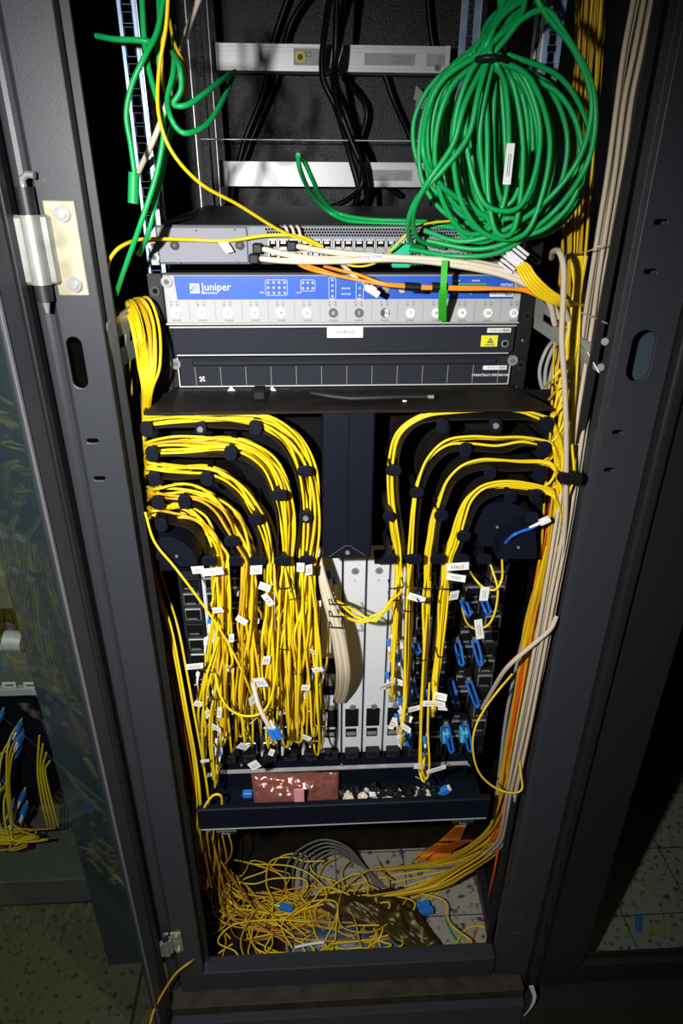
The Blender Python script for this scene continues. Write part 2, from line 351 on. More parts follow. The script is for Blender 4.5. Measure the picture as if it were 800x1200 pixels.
# ---- the glass door, swung open towards the viewer
hx = W(47, 410, -.02).x; hy = -.02
ang = math.radians(20); dd = V((-math.sin(ang), -math.cos(ang), 0)); dn = V((math.cos(ang), -math.sin(ang), 0))
mxd = Matrix(((dd.x, dn.x, 0, hx), (dd.y, dn.y, 0, hy), (0, 0, 1, 0), (0, 0, 0, 1)))
DW = .60; z0d, z1d = .10, 2.10; st = .042
door = MB()
door.box((0, -.012, z0d), (.010, 0, z1d), 'paintd', .001, mxd).box((.010, -.012, z0d), (st, -.003, z1d), 'paint', .002, mxd).box((DW-st, -.012, z0d), (DW, -.001, z1d), 'paint', .002, mxd)
door.box((st, -.012, z0d), (DW-st, -.001, z0d+.05), 'paint', .002, mxd).box((st, -.012, z1d-.05), (DW-st, -.001, z1d), 'paint', .002, mxd)
door.box((st-.004, -.0035, z0d+.05), (st-.001, -.001, z1d-.05), 'ink', 0, mxd)
do = door.build('glass_door', cab)
MB().box((st-.003, -.009, z0d+.048), (DW-st+.003, -.006, z1d-.048), 'glass', 0, mxd).build('glass_pane', do)

# ================================================================== RIGHT NEIGHBOUR CABINET
rc = thing('network_cabinet', (.7, 0, 0), 'closed dark grey cabinet with glass door, standing right of the open one', 'cabinet')
xs0 = xR1+.002; xs1 = W(745, 917, -.004).x
zd = W(720, 1128, -.004).z; zd2 = W(720, 1149, -.004).z
dr = MB()
dr.box((xs0, -.018, zd2), (xs0+.018, .02, zt), 'paintd', .005, None, 3).box((xs0+.018, -.006, zd2), (xs1, .02, zt), 'paintd', .002)
dr.box((xs1-.001, -.006, zd2), (1.1, .02, zd), 'paintd', .002).box((1.1, -.006, zd2), (1.2, .02, zt), 'paintd', .002).box((xs1-.001, -.006, zt-.08), (1.1, .02, zt), 'paintd', .002)
dr = dr.build('glass_door', rc)
MB().box((xs1-.005, .004, zd-.005), (1.1, .008, zt-.07), 'glass').build('glass_pane', dr)
MB().box((xR1-.008, -.043, 0), (1.2, .03, zd2-.006), 'paintd', .003).build('plinth', rc)
MB().box((xs0, .03, zt), (1.2, .8, zt+.01), 'paintd').build('roof_panel', rc)
MB().box((xs0, .03, .05), (xs0+.004, .8, zt), 'matte').build('side_panel', rc)
MB().box((1.19, .03, .05), (1.2, .8, zt), 'matte').build('side_panel', rc)
MB().box((xs0, .8, .05), (1.2, .81, zt), 'matte').build('rear_panel', rc)
MB().box((xs0, .03, .09), (1.2, .8, .10), 'tile').build('base_plate', rc)
for i in range(2):
    cable('fiber_patch_cable', ['thin yellow cable curled on the floor inside the right cabinet', 'yellow cable trailing beside a blue plug inside the right cabinet'][i], 'cable', None, None, .0015, 'yellow2',
          raw=[WZ(745+i*20, 1036+i*50, .105), WZ(765-i*8, 1050+i*44, .105), WZ(776, 1075+i*15, .105), WZ(778+i*20, 1102-i*9, .105)])
b0 = WZ(748, 1090, .108); lq, _ = cable('plug', 'small blue plug on tiled base inside the right cabinet', 'plug', None, None, .007, 'lc', raw=[b0, b0+V((.008, .018, 0)), b0+V((.015, .03, .0))], n=8)

# a torn strip of tape on the gap between the plinths
t0 = K3([(622, 1155, -.047), (626, 1168, -.05), (622, 1180, -.052), (614, 1190, -.05)])
mm = MB(); S = spline(t0, 5)
for i in range(len(S)-1):
    w0 = V((.0035*(1.2-.8*i/len(S)), 0, .001)); mm.quad([S[i]-w0, S[i]+w0, S[i+1]+w0, S[i+1]-w0], .0008, 'paper', V((0, -1, 0)))
tag(mm.build('tape_scrap'), 'torn cream tape scrap hanging at the seam between two plinths', 'tape')

# ================================================================== LEFT NEIGHBOUR RACK (behind the door glass)
lc_ = thing('network_cabinet', (-1., .25, 0), 'neighbouring cabinet of cabled routers seen through the open glass door', 'cabinet')
YL = .25
xe = W(50, 845, YL-.08).x; xo = xL0-.035
def zL(v): return W(40, v, YL).z
xg = W(66, 620, YL-.08).x
MB().box((xe, YL-.08, .0), (xg, .8, zt), 'tealdark', .003).box((xg, YL-.08, .0), (xo, .8, zt), 'matte').build('front_post', lc_)  # black half paints the dark gap beside the door frame
MB().box((-1.5, .8, .0), (xe, .81, zt), 'matte').build('rear_panel', lc_)
MB().box((-1.5, YL-.06, zL(1030)), (xe, YL+.3, zL(1003)), 'perf', .002).build('perforated_ledge', lc_)
m = MB().box((-1.5, YL+.004, zL(745)), (xe, YL+.4, zL(560)), 'matte').box((-1.5, YL-.03, zL(790)), (xe, YL+.4, zL(747)), 'perf', .002).box((-1.5, YL-.034, zL(748)), (xe-.0, YL-.02, zL(744)), 'alu', .001)
m.box((-1.5, YL-.035, zL(800)), (xe, YL+.0, zL(792)), 'alu', .001)
me = plate(rect(-1.1, xe-.002, zL(712), zL(560)), [slot(-1.09+.006+ix*.0105+(iz % 2)*.005, zL(712)+.01+iz*.009, .0075, .0062, 3) for ix in range(39) for iz in range(14) if -1.09+.006+ix*.0105+(iz % 2)*.005 < xe-.01], .001)
m.mesh(me, 'perf', XZ(YL)); m.box((-1.5, YL+.05, zL(965)), (xe, YL+.4, zL(800)), 'navy').box((xe-.03, YL-.01, zL(965)), (xe-.002, YL+.05, zL(805)), 'perf', .001)
rt = m.build('router', None); tag(rt, 'grey router chassis in the neighbouring rack, seen through glass', 'router')
m = MB()
for px in (12, 37):
    p = W(px, 803, YL-.037); m.box((p.x-.014, YL-.037, p.z-.006), (p.x+.010, YL-.035, p.z+.006), 'paper').box((p.x-.010, YL-.0375, p.z-.002), (p.x+.006, YL-.037, p.z+.002), 'ink')
m.build('label_sticker', rt)
for i in range(4):
    z = zL(724+i*6)
    o_, _ = cable('fiber_patch_cable', 'thick orange cable end lying on a shelf of the neighbouring rack', 'cable', 'orange cables in the neighbouring rack', None, .008 if i > 0 else .004, 'orange', raw=[V((-1.2, YL-.03, z)), V((-.9, YL-.035, z)), V((xe-.08, YL-.04-i*.003, z))], n=8)
MB().cyl((xe-.045, YL-.045, zL(731)), (xe-.015, YL-.045, zL(733)), .018, 'alu', 20).build('connector_sleeve', o_)
for i in range(36):
    px = rnd(-40, 42); py = rnd(825, 935)+max(0, px)*.3; p = W(px, py, YL+.02); sd = rnd(.4, 1)
    pe = W(px+rnd(-5, 15), 962+rnd(0, 14), YL-.03)
    if pe.x > xe-.004: pe.x = xe-.004-rnd(0, .02)
    q1 = p+V((-.012*sd, -.06, -.02)); q2 = V(((q1.x+pe.x)/2-rnd(-.01, .02), YL-.075, (q1.z*.35+pe.z*.65)))
    end = V((pe.x+rnd(-.03, .04), YL-.06+rnd(0, .03), pe.z)); end.x = min(end.x, xe-.01)
    oo, P = cable('fiber_patch_cable', 'yellow cable drooping from blue plugs in the neighbouring rack', 'cable', 'yellow cables in the neighbouring rack', None, .0019, 'yellow' if i % 3 else 'yellow2', raw=[p, q1, q2, end, V((-1.0, YL-.06, pe.z-.004))])
    lcplug(oo, p+V((-.002, -.03, -.008)), V((.15, 1, .35)), 'lc', .022, .007)
    if i % 5 == 0: flagmesh(oo, P[len(P)//3], V((0, 0, 1)), .024, .012)
for i in range(4):
    p = W(48+i*1.5, 885+i*3, YL-.02); cable('fiber_patch_cable', 'yellow cable rising from the neighbouring rack floor beside its post', 'cable', 'upright yellow cables beside the neighbouring post', None, .002, 'yellow', raw=[W(46+i*4, 862+i*10, YL-.07), W(44+i*3, 905, YL-.07), W(50+i*4, 945, YL-.07), W(56+i*4, 968, YL-.06)])
st_ = MB()
for i in range(6):
    p = WZ(5+i*21, 1040, .002)
    st_.quad([p, p+V((.014, 0, 0)), p+V((.006, -.09, 0)), p+V((-.008, -.09, 0))], .0006, 'gold')
# ================================================================== FLOOR & room
fl = struct(MB().box((-2.2, -1.6, -.02), (1.8, 1.4, 0.), 'floor').build('floor'))
tag(st_.build('floor_grille'), 'row of worn yellow slot covers on the floor below the neighbouring rack', 'grille')
struct(MB().box((-2.2, 1.4, 0), (1.8, 1.45, 2.6), 'matte').build('wall_back'))
struct(MB().box((-2.25, -1.6, 0), (-2.2, 1.45, 2.6), 'paintd').build('wall_left'))

# ================================================================== POWER STRIPS
def pdu(px0, px1, v0, v1, Y, label, stickers, knob):
    a, b = W(px0, v0, Y), W(px1, v1, Y); b.z = W(px0, v1, Y).z; H = a.z-b.z
    t = thing('power_strip', (a.x, Y, b.z), label, 'power strip')
    m = MB(); y = Y
    for q0, q1, dy in ((0, .12, 0), (.12, .16, .004), (.16, .28, .001), (.28, .31, .004), (.31, .72, .002), (.72, .75, .004), (.75, .88, .001), (.88, .91, .004), (.91, 1, 0)):
        m.box((a.x+.008, y+dy, b.z+H*(1-q1)), (b.x-.008, y+.045, b.z+H*(1-q0)), 'alu')
    m.build('housing', t)
    for x in (a.x, b.x-.009): MB().box((x, y-.003, b.z-.001), (x+.009, y+.046, a.z+.001), 'silver', .001).build('end_cap', t)
    for (s0, s1, h0, h1, txt) in stickers:
        X0, X1 = a.x+(b.x-a.x)*s0, a.x+(b.x-a.x)*s1; Z1, Z0 = b.z+H*(1-h0), b.z+H*(1-h1)
        m = MB().box((X0, y-.0008, Z0), (X1, y+.004, Z1), 'craft')
        if txt: m.text(txt, X0+(X1-X0)*.35, (Z0+Z1)/2+H*.1, y-.001, H*.22, 'ink', rot=PI)
        for k in range(4):
            zz = Z0+(Z1-Z0)*(.15+.2*k); m.box((X0+(X1-X0)*rnd(.5, .7), y-.001, zz), (X1-(X1-X0)*.05, y-.0006, zz+H*.02), 'ink')
        if txt == 'CE':
            m.cyl((X0+.012, y-.001, Z0+.012), (X0+.012, y-.003, Z0+.012), .009, 'esd', 16); m.cyl((X0+.012, y-.003, Z0+.012), (X0+.012, y-.0034, Z0+.012), .005, 'ink', 16)
        m.build('rating_label', t)
    if knob:
        m = MB(); screw(m, b.x-.022, b.z+H*.2, y, .006); m.build('earth_screw', t)
    return t
pdu(249, 526, 50, 82, .68, 'upper aluminium power strip with upside-down rating labels at the cabinet back', [(.335, .51, .15, .78, 'CE'), (.635, .85, .3, .72, ''), (.90, .99, .3, .72, '')], True)
pdu(257, 530, 189, 218, .68, 'lower aluminium power strip behind the grey switch', [(.62, .82, .3, .75, ''), (.86, .97, .3, .75, '')], False)

# ================================================================== NETWORK SWITCH
Xl, Xr = W(190, 340, YC).x, W(612.5, 340, YC).x
zs1, zs0 = W(250, 264, YC).z, W(250, 310, YC).z
sw = thing('network_switch', (Xl, YC, zs0), 'grey one-unit network switch on top of the blue-fronted router', 'network switch')
MB().box((Xl, YC+.003, zs0), (Xr, YC+.46, zs1-.001), 'switch', .0015).box((Xl, YC+.002, zs1-.0012), (Xr, YC+.46, zs1), 'swtop').build('chassis', sw)
xm = W(290, 290, YC).x
m = MB().box((Xl+.001, YC-.001, zs0+.002), (xm, YC+.004, zs1-.002), 'switch', .001)
for px in (205, 281): m.cyl((W(px, 287, YC).x, YC-.001, W(px, 287, YC).z), (W(px, 287, YC).x, YC-.004, W(px, 287, YC).z), .0052, 'black', 18).cyl((W(px, 287, YC).x, YC-.004, W(px, 287, YC).z), (W(px, 287, YC).x, YC-.0045, W(px, 287, YC).z), .002, 'ink', 12)
for px, py in ((230, 270), (275, 269), (210, 308), (278, 307)): p = W(px, py, YC); m.cyl(p, p+V((0, -.0016, 0)), .0014, 'ink', 8)
m.build('blank_panel', sw)
xe0 = W(176, 290, YC).x
m = MB().mesh(plate([(xe0, zs0), (Xl, zs0), (Xl, zs1-.002), (xe0+.008, zs1-.002), (xe0, zs1-.012)], [slot((xe0+Xl)/2, zs1-.018, .007, .005)], .002, .0005), 'craft', XZ(YC))
for dz in (.026, .012): screw(m, (xe0+Xl)/2, zs0+dz-.004, YC-.001, .0058)
m.build('mounting_ear', sw)
m = MB().box((Xr, YC, zs0), (Xr+.018, YC+.002, zs1), 'black').build('mounting_ear', sw)
# port face: vent band with round holes, cages
m = MB().box((xm+.003, YC, zs0+.001), (Xr-.002, YC+.004, zs1-.001), 'switch', .0005)
nv = 92; xv0 = W(312, 270, YC).x
for r in range(3):
    for i in range(nv):
        x = xv0+(Xr-.004-xv0)*(i+(r % 2)*.5)/nv; z = zs1-.0042-r*.0032
        m.cyl((x, YC-.0001, z), (x, YC-.0002, z), .00145, 'matte', 6, smooth=False)
m.build('vent_face', sw)
npx = 24
for i in range(npx):
    if i % 6 == 5: xg = .004
    x0 = xv0+(Xr-.006-xv0)*i/npx+.0006+(0.0012 if i % 6 == 0 else 0); x1 = xv0+(Xr-.006-xv0)*(i+1)/npx-.0006
    m = MB()
    for zc in (zs0+.0225, zs0+.0095):
        m.box((x0, YC-.003, zc-.0052), (x0+.0008, YC, zc+.0052), 'alu').box((x1-.0008, YC-.003, zc-.0052), (x1, YC, zc+.0052), 'alu').box((x0, YC-.003, zc+.0046), (x1, YC, zc+.0054), 'alu').box((x0, YC-.003, zc-.0054), (x1, YC, zc-.0046), 'alu')
        m.box((x0+.0008, YC-.0008, zc-.0046), (x1-.0008, YC, zc+.0046), 'matte').box((x0+.003, YC-.0022, zc+.001), (x1-.003, YC-.0008, zc+.0036), 'alu').box((x0+.002, YC-.0015, zc-.0042), (x1-.002, YC-.0008, zc-.0026), 'gold')
    m.build('port_cage', sw)

# ================================================================== ROUTER
zt_ = W(400, 320, YC).z; zb_ = W(400, 882, YC).z; zcr = W(400, 378.5, YC).z; zf = W(400, 455, YC).z
ro = thing('router', (Xl, YC, zb_), 'tall modular router with blue and grey front panel filling the cabinet', 'router')
MB().box((Xl, YC+.03, zb_-.06), (Xr, YC+.60, zt_), 'navy', .001).box((Xl, YC+.004, zf-.02), (Xr, YC+.05, zt_), 'black').box((Xl-.001, YC+.002, zb_-.05), (Xl+.003, YC+.05, zf), 'navy').box((Xr-.003, YC+.002, zb_-.05), (Xr+.001, YC+.05, zf), 'navy').build('chassis', ro)
for s_, xx in ((-1, Xl), (1, Xr)):
    x0, x1 = (xx-.016, xx) if s_ < 0 else (xx, xx+.017)
    hs = [slot((x0+x1)/2, zt_-.02-k*.031, .0065, .0065) for k in range(22) if zt_-.02-k*.031 > zb_]
    MB().mesh(plate(rect(x0, x1, zb_-.05, zt_-.001), hs, .002, .0006), 'black', XZ(YC+.002)).build('mounting_flange', ro)
    for k in (0, 1, 3): m = MB(); m.cyl(((x0+x1)/2, YC+.001, zt_-.02-k*.031-.0), ((x0+x1)/2, YC-.003, zt_-.02-k*.031), .0062, 'paintd', 16).cyl(((x0+x1)/2, YC-.003, zt_-.02-k*.031), ((x0+x1)/2, YC-.0034, zt_-.02-k*.031), .003, 'matte', 12); m.build('flange_screw', ro)
def C(px, py, Y=YC): p = W(px, py, Y); return p.x, p.z
# craft panel
Yp = YC-.006
cpn = MB().box((Xl+.003, Yp, zcr+.001), (Xr-.003, YC+.004, zt_-.0015), 'craft', .0012).box((Xl+.001, Yp+.002, zcr-.0005), (Xr-.001, YC+.004, zcr+.001), 'railw').build('craft_panel', ro)
bx0 = C(206, 340)[0]; bz0 = C(400, 349.5)[1]; bz1 = C(400, 322.5)[1]; bx1 = C(600, 340)[0]
MB().mesh(plate([(bx0+.002, bz0), (bx1, bz0), (bx1, bz1), (bx0-.0, bz1)], [], .0006), 'blue', XZ(Yp-.0003)).build('blue_print', cpn)
YPf = Yp-.0007
m = MB()
x, z = C(229, 337); m.box((x-.0055, YPf-.0001, z-.0055), (x+.0055, YPf, z+.0055), 'white')
m.tube([V((x-.005, YPf-.0003, z-.003)), V((x-.002, YPf-.0003, z+.001)), V((x+.001, YPf-.0003, z+.0035)), V((x+.004, YPf-.0003, z-.0))], .0007, 'blue', 5).tube([V((x-.004, YPf-.0003, z-.0045)), V((x, YPf-.0003, z+.000)), V((x+.004, YPf-.0003, z-.004))], .0006, 'blue', 5)
x, z = C(254, 335.5); m.text('Juniper', x, z, YPf, .0088, 'white'); m.text('NETWORKS', C(246, 342.5)[0], C(246, 342.5)[1], YPf, .0024, 'white')
def ring(x0, x1, z0, z1, r, k='white'):
    pts = []
    for (cx, cz, s0) in ((x1-r, z1-r, 0), (x0+r, z1-r, PI/2), (x0+r, z0+r, PI), (x1-r, z0+r, 1.5*PI)):
        for i in range(4): a = s0+PI/2*i/3; pts.append(V((cx+r*math.cos(a), YPf-.0001, cz+r*math.sin(a))))
    pts.append(pts[0]); m.tube(pts, .00035, k, 4)
for (p0, p1, nc, nr, va, vb) in ((311, 337, 4, 3, 327, 345), (352, 369, 3, 2, 327, 340), (385, 393, 1, 4, 324, 349), (417, 425, 1, 3, 324, 349)):
    x0, z1 = C(p0, va); x1, z0 = C(p1, vb); ring(x0, x1, z0, z1, .002)
    for i in range(nc):
        for j in range(nr):
            xx = x0+(x1-x0)*(i+.5)/nc; zz = z0+(z1-z0)*(j+.5)/nr; m.cyl((xx, YPf, zz), (xx, YPf-.0005, zz), .0016, 'craft', 10)
m.text('PEM', C(307, 342)[0], C(307, 342)[1], YPf, .002, 'white'); m.text('HOST', C(350, 342)[0], C(350, 342)[1], YPf, .0018, 'white'); m.text('RE 0', C(389, 351-2)[0], C(389, 350.5)[1]+.001, YPf, .0018, 'white'); m.text('RE 1', C(421, 350)[0], C(421, 350)[1]+.001, YPf, .0018, 'white')
for v, t_ in ((337, 'ONLINE'), (343.5, 'OFFLINE')): m.text(t_, C(404.5, v)[0], C(404.5, v)[1], YPf, .0022, 'white')
for px in (451, 470, 493): x, z = C(px, 338); m.cyl((x, YPf, z), (x, YPf-.002, z), .0042, ('gold', 'craft', 'craft')[(px-451) % 3], 16)
x0, z1 = C(528, 331); x1, z0 = C(567, 341); m.box((x0, YPf-.0006, z0), (x1, YPf, z1), 'lime').box((x0+.001, YPf-.0008, z0+.001), (x1-.001, YPf, z1-.001), 'ink')
m.text('MAJOR', C(533, 328)[0], C(533, 328)[1], YPf, .0022, 'white'); m.text('MINOR', C(556, 328)[0], C(556, 328)[1], YPf, .0022, 'white')
for px, t_ in ((531, 'NC'), (537, 'C'), (550, 'NC'), (558, 'C')): m.text(t_, C(px, 342)[0], C(px, 343)[1], YPf, .0016, 'white')
m.text('MX960', C(592, 333)[0], C(592, 333)[1], YPf, .0036, 'white')
btn = [(207, '0', 0), (237.5, '1', 0), (268, '2', 0), (299, '3', 0), (329.5, '4', 0), (360, '5', 0), (390, '0', 1), (420, '1', 1), (450, '2/6', 2), (480, '7', 0), (510, '8', 0), (540, '9', 0), (570, '10', 0), (600, '11', 0)]
for px, t_, kd in btn:
    x, z = C(px, 365.5); zl = C(px, 356)[1]; zo = C(px, 374.3)[1]
    for dx in (-.0036, .0036):
        m.cyl((x+dx-.001, YPf, zl), (x+dx-.001, YPf-.0005, zl), .0013, 'ink', 10).cyl((x+dx-.001, YPf, zl), (x+dx-.001, YPf-.0007, zl), .0009, 'craft', 10)
    m.text('OK', x-.0046, zl+.003, YPf+.0005, .0015, 'ink'); m.text('FAIL', x+.003, zl+.003, YPf+.0005, .0015, 'ink')
    m.text('ONLINE', x, zo, YPf+.0004, .0021, 'ink')
    kk = 'white' if kd == 0 else 'ink'
    m.cyl((x, YPf+.0006, z), (x, YPf-.001, z), .0056, kk, 20)
    if kd == 2: m.box((x, YPf-.0012, z-.0045), (x+.0042, YPf, z+.0045), 'white')
    m.text(t_, x, z, YPf-.0015, .0042, 'matte' if kd != 1 else 'white')
for px in range(1, 14):
    x = C(btn[px][0]-15.2, 360)[0]; m.box((x-.0001, YPf+.0003, zcr+.004), (x+.0001, YPf+.0008, bz0-.002), 'ink')
m.build('panel_lettering', cpn)
m = MB()
for px, py in ((196.5, 329), (608, 329)): x, z = C(px, py); screw(m, x, z, Yp, .0066)
m.build('thumb_screw', cpn)
def sticker(px0, px1, v0, v1, Y, txt, h, par, bars=0, col='paper'):
    x0, z1 = C(px0, v0, Y); x1, z0 = C(px1, v1, Y); q = MB().box((x0, Y-.0005, z0), (x1, Y+.0004, z1), col)
    if txt: q.text(txt, x0+(x1-x0)*(.4 if bars else .5), (z0+z1)/2, Y-.0006, h, 'ink')
    if bars:
        for i in range(9): xx = x0+(x1-x0)*(.66+.033*i); q.box((xx, Y-.0007, z0+.001), (xx+.0003+(i % 3)*.0002, Y-.0005, z1-.001), 'ink')
    return q.build('label_sticker', par)
sticker(574, 600.5, 342, 347.5, Yp-.001, 'CHAS-MX960', .0026, cpn, 1)
# blank upper tray
zb1, zb0 = C(400, 382)[1], C(400, 413)[1]
ub = MB().box((Xl+.006, YC-.004, zb0), (Xr-.004, YC+.006, zb1), 'fan', .0015).box((Xl+.005, YC-.005, zb1-.0004), (Xr-.004, YC-.002, zb1+.001), 'railw').box((Xl+.010, YC-.005, zb0-.0018), (Xr-.01, YC+.0, zb0-.0006), 'railw').build('upper_cover', ro)
sticker(383, 425, 382.5, 395.5, YC-.0046, 'confirnd', .0052, ub)
sticker(571, 598, 384.5, 389.5, YC-.0046, 'MX960-CHAS', .0024, ub, 1)
q = sticker(564, 582, 393, 406, YC-.0046, '', .002, ub, 0, 'esd')
x, z = C(573, 398); mm = MB(); mm.add([(x-.0045, YC-.0055, z-.003), (x+.0045, YC-.0055, z-.003), (x, YC-.0055, z+.004)], [(0, 1, 2)], 'ink').box((x-.006, YC-.0055, z-.0062), (x+.006, YC-.0052, z-.0056), 'ink').box((x-.006, YC-.0055, z-.0049), (x+.006, YC-.0052, z-.0043), 'ink').tube([V((x-.002, YC-.0058, z-.0015)), V((x, YC-.0058, z+.001)), V((x+.002, YC-.0058, z-.001))], .0004, 'esd', 4); mm.build('warning_symbol', q)
x, z = C(590, 401.5); MB().cyl((x, YC-.004, z), (x, YC-.0065, z), .0048, 'zinc', 18).cyl((x, YC-.0065, z), (x, YC-.0068, z), .003, 'matte', 14).build('grounding_jack', ub)
# fan tray
zg1, zg0 = C(400, 417)[1], C(400, 450)[1]
ft = MB().box((Xl+.011, YC-.004, zg0), (Xr-.006, YC+.006, zg1), 'fan', .0015).box((Xl+.028, YC-.009, zg1-.010), (Xr-.025, YC-.003, zg1-.002), 'fan', .002).box((Xl+.0095, YC-.0055, zg0), (Xl+.0108, YC, zg1), 'railw').box((Xr-.0068, YC-.0055, zg0), (Xr-.0055, YC, zg1), 'railw').box((Xl+.0095, YC-.0055, zg0-.0008), (Xr-.0055, YC, zg0+.0004), 'railw').build('fan_tray', ro)
m = MB()
for i in range(13):
    x = C(229.5+29.4*i, 436)[0]; MB().box((x-.0004, YC-.0046, zg0+.001), (x+.0004, YC-.0038, zg1-.012), 'ink').box((x-.00015, YC-.0047, zg0+.001), (x+.0001, YC-.0039, zg1-.012), 'craft').build('groove_line', ft)
x, z = C(237.5, 443)
for k in range(4):
    a = k*PI/2+.5; m.add([(x, YC-.0047, z), (x+.0042*math.cos(a), YC-.0047, z+.0042*math.sin(a)), (x+.0042*math.cos(a+.75), YC-.0047, z+.0042*math.sin(a+.75))], [(0, 2, 1)], 'white')
m.text('FFANTRAY-MX960-HC', C(574, 438)[0], C(574, 438.5)[1], YC-.0043, .0036, 'white')
for px, py in ((206.5, 425), (599, 421)): x, z = C(px, py); screw(m, x, z, YC-.004, .0066)
m.build('thumb_screw', ft)
sticker(566, 593, 428.5, 433, YC-.0046, 'FFANTRAY', .002, ft, 1)
MB().box((Xl+.012, YC-.003, zf-.004), (Xr-.01, YC+.004, zf-.0005), 'railw').build('trim_strip', ro)

# line cards
ztop = C(400, 462)[1]; ct = zb_+.002
slotx = [C(388+24.4*(k-6), 850)[0] for k in range(14)]; pw = slotx[1]-slotx[0]
def card(k):
    x0, x1 = slotx[k]-pw/2+.0012, slotx[k]+pw/2-.0012; light = k in (6, 7, 8)
    semi = k in (1, 3, 4, 5, 11)
    fc = 'silver' if light or k == 9 else 'fan'
    m = MB().box((x0, YC-.002, ct), (x1, YC+.03, ztop), fc, .0008)
    if semi: m.box((x0, YC-.004, ct), (x0+.005, YC-.002, ztop), 'silver', .0005)
    c = m.build('line_card', ro)
    zz = lambda v: C(400, v)[1]
    if light or k == 9:
        m = MB().box((x0+.004, YC-.004, zz(850)), (x1-.006, YC-.001, zz(830)), 'matte', .0004).box((x0+.005, YC-.004, zz(862)), (x1-.009, YC-.001, zz(853)), 'matte', .0004).box((x0+.0065, YC-.0045, zz(860)), (x1-.0105, YC-.003, zz(856)), 'switch')
        m.build('port', c)
        m = MB(); screw(m, (x0+x1)/2, zz(827), YC-.002, .0052)
        if k in (7, 8): screw(m, (x0+x1)/2, zz(668), YC-.002, .0055)
        m.build('captive_screw', c)
        m = MB()
        for i in range(10): m.box((x1-.0052, YC-.0024, zz(831+i*3)), (x1-.0022, YC-.0018, zz(831+i*3)+.0004), 'ink')
        m.text('|||', (x0+x1)/2, zz(680), YC-.0022, .003, 'ink'); m.build('card_lettering', c)
        if k == 6:
            MB().box((x0+.002, YC-.005, zz(812)), (x1-.001, YC-.0015, zz(770)), 'matte', .0004).box((x0+.006, YC-.007, zz(800)), (x1-.005, YC-.004, zz(786)), 'gold').build('port', c)
    if k == 9:
        MB().box((x0+.004, YC-.004, zz(796)), (x0+.014, YC-.0015, zz(765)), 'matte').box((x0+.004, YC-.012, zz(820)), (x0+.016, YC-.0015, zz(803)), 'gold', .002).box((x0+.002, YC-.009, zz(758)), (x0+.018, YC-.0015, zz(700)), 'gold', .002).box((x0+.005, YC-.0035, zz(692)), (x0+.014, YC-.0015, zz(665)), 'matte').build('port', c)
    MB().box((x0+.004, YC-.016, ct-.002), (x1-.004, YC, ct+.014), 'black', .003, None, 2).cyl(((x0+x1)/2, YC-.016, ct+.005), ((x0+x1)/2, YC-.018, ct+.005), .005, 'black', 12).build('ejector', c)
    if not light and k != 9:
        n = 0
        for i in range(12):
            z1_ = zz(672+i*17.5); z0_ = zz(672+i*17.5+13)
            m = MB().box((x0+.0055, YC-.006, z0_), (x1-.003, YC-.001, z1_), 'zinc' if (i+k) % 3 else 'black', .0006).box((x0+.0068, YC-.0065, z0_+.0015), (x1-.0045, YC-.004, z1_-.0015), 'matte').box((x0+.009, YC-.0075, z0_+.003), (x1-.009, YC-.005, z0_+.005), 'zinc')
            m.build('port', c)
for k in range(14): card(k)
# lower lip of the cage and lower fan tray
zl1, zl0 = C(400, 887)[1], C(400, 905)[1]
m = MB().box((Xl+.0, YC-.025, zl0), (Xr, YC+.03, zl1), 'navy', .0015).box((Xl, YC-.027, zl1-.0012), (Xr, YC-.02, zl1+.0008), 'railw')
for px in (247, 283, 400, 525, 549): x, z = C(px, 896, YC-.025); m.cyl((x, YC-.025, z), (x, YC-.027, z), .0025, 'chrome', 10)
m.build('lower_lip', ro)
Yd = YC+.0
zq0 = C(400, 945, Yd)[1]
m = MB().box((Xl+.002, Yd-.012, zq0-.03), (Xr-.002, Yd+.03, zl0), 'navy')
for px in range(270, 560, 22): x, z = C(px, 911, Yd-.012); m.cyl((x, Yd-.012, z), (x, Yd-.0145, z), .0018, 'chrome', 8)
m.build('lower_fan_tray', ro)

# ================================================================== TRAY in front of the lower fans
zt1, zt0 = C(400, 943, YT)[1], C(400, 966, YT)[1]
xt0, xt1 = C(232, 965, YT)[0], C(571, 965, YT)[0]
tr = thing('filter_tray', (xt0, YT, zt0), 'black pull-out tray with a flat front bar below the router', 'tray')
MB().box((xt0, YT, zt0), (xt1, YT+.012, zt1), 'navy', .002).box((xt0+.004, YT-.0008, zt0), (xt1-.004, YT+.003, zt0+.0012), 'railw').build('front_bar', tr)
MB().box((xt0+.003, YT+.010, zt0+.002), (xt1-.003, YC-.014, zt0+.006), 'navy').build('tray_floor', tr)
for a, b, v in ((252, 278, 973), (528, 554, 966)):
    x0 = C(a, 970, YT)[0]; x1 = C(b, 970, YT)[0]; z = zt0
    MB().box((x0, YT-.004, z-.010), (x1, YT+.010, z-.0005), 'black', .002).text('PULL', (x0+x1)/2, z-.0055, YT-.0045, .0045, 'craft').build('pull_tab', tr)
ztf = zt0+.006
m = MB()
for i in range(3):
    a, _ = C(268+i*12, 926, Yd-.014); b, _ = C(278+i*12, 926, Yd-.014); m.box((a, Yd-.020, C(400, 932, Yd-.014)[1]), (b, Yd-.012, C(400, 921, Yd-.014)[1]), 'switch', .001)
m.build('fan_latch', ro)
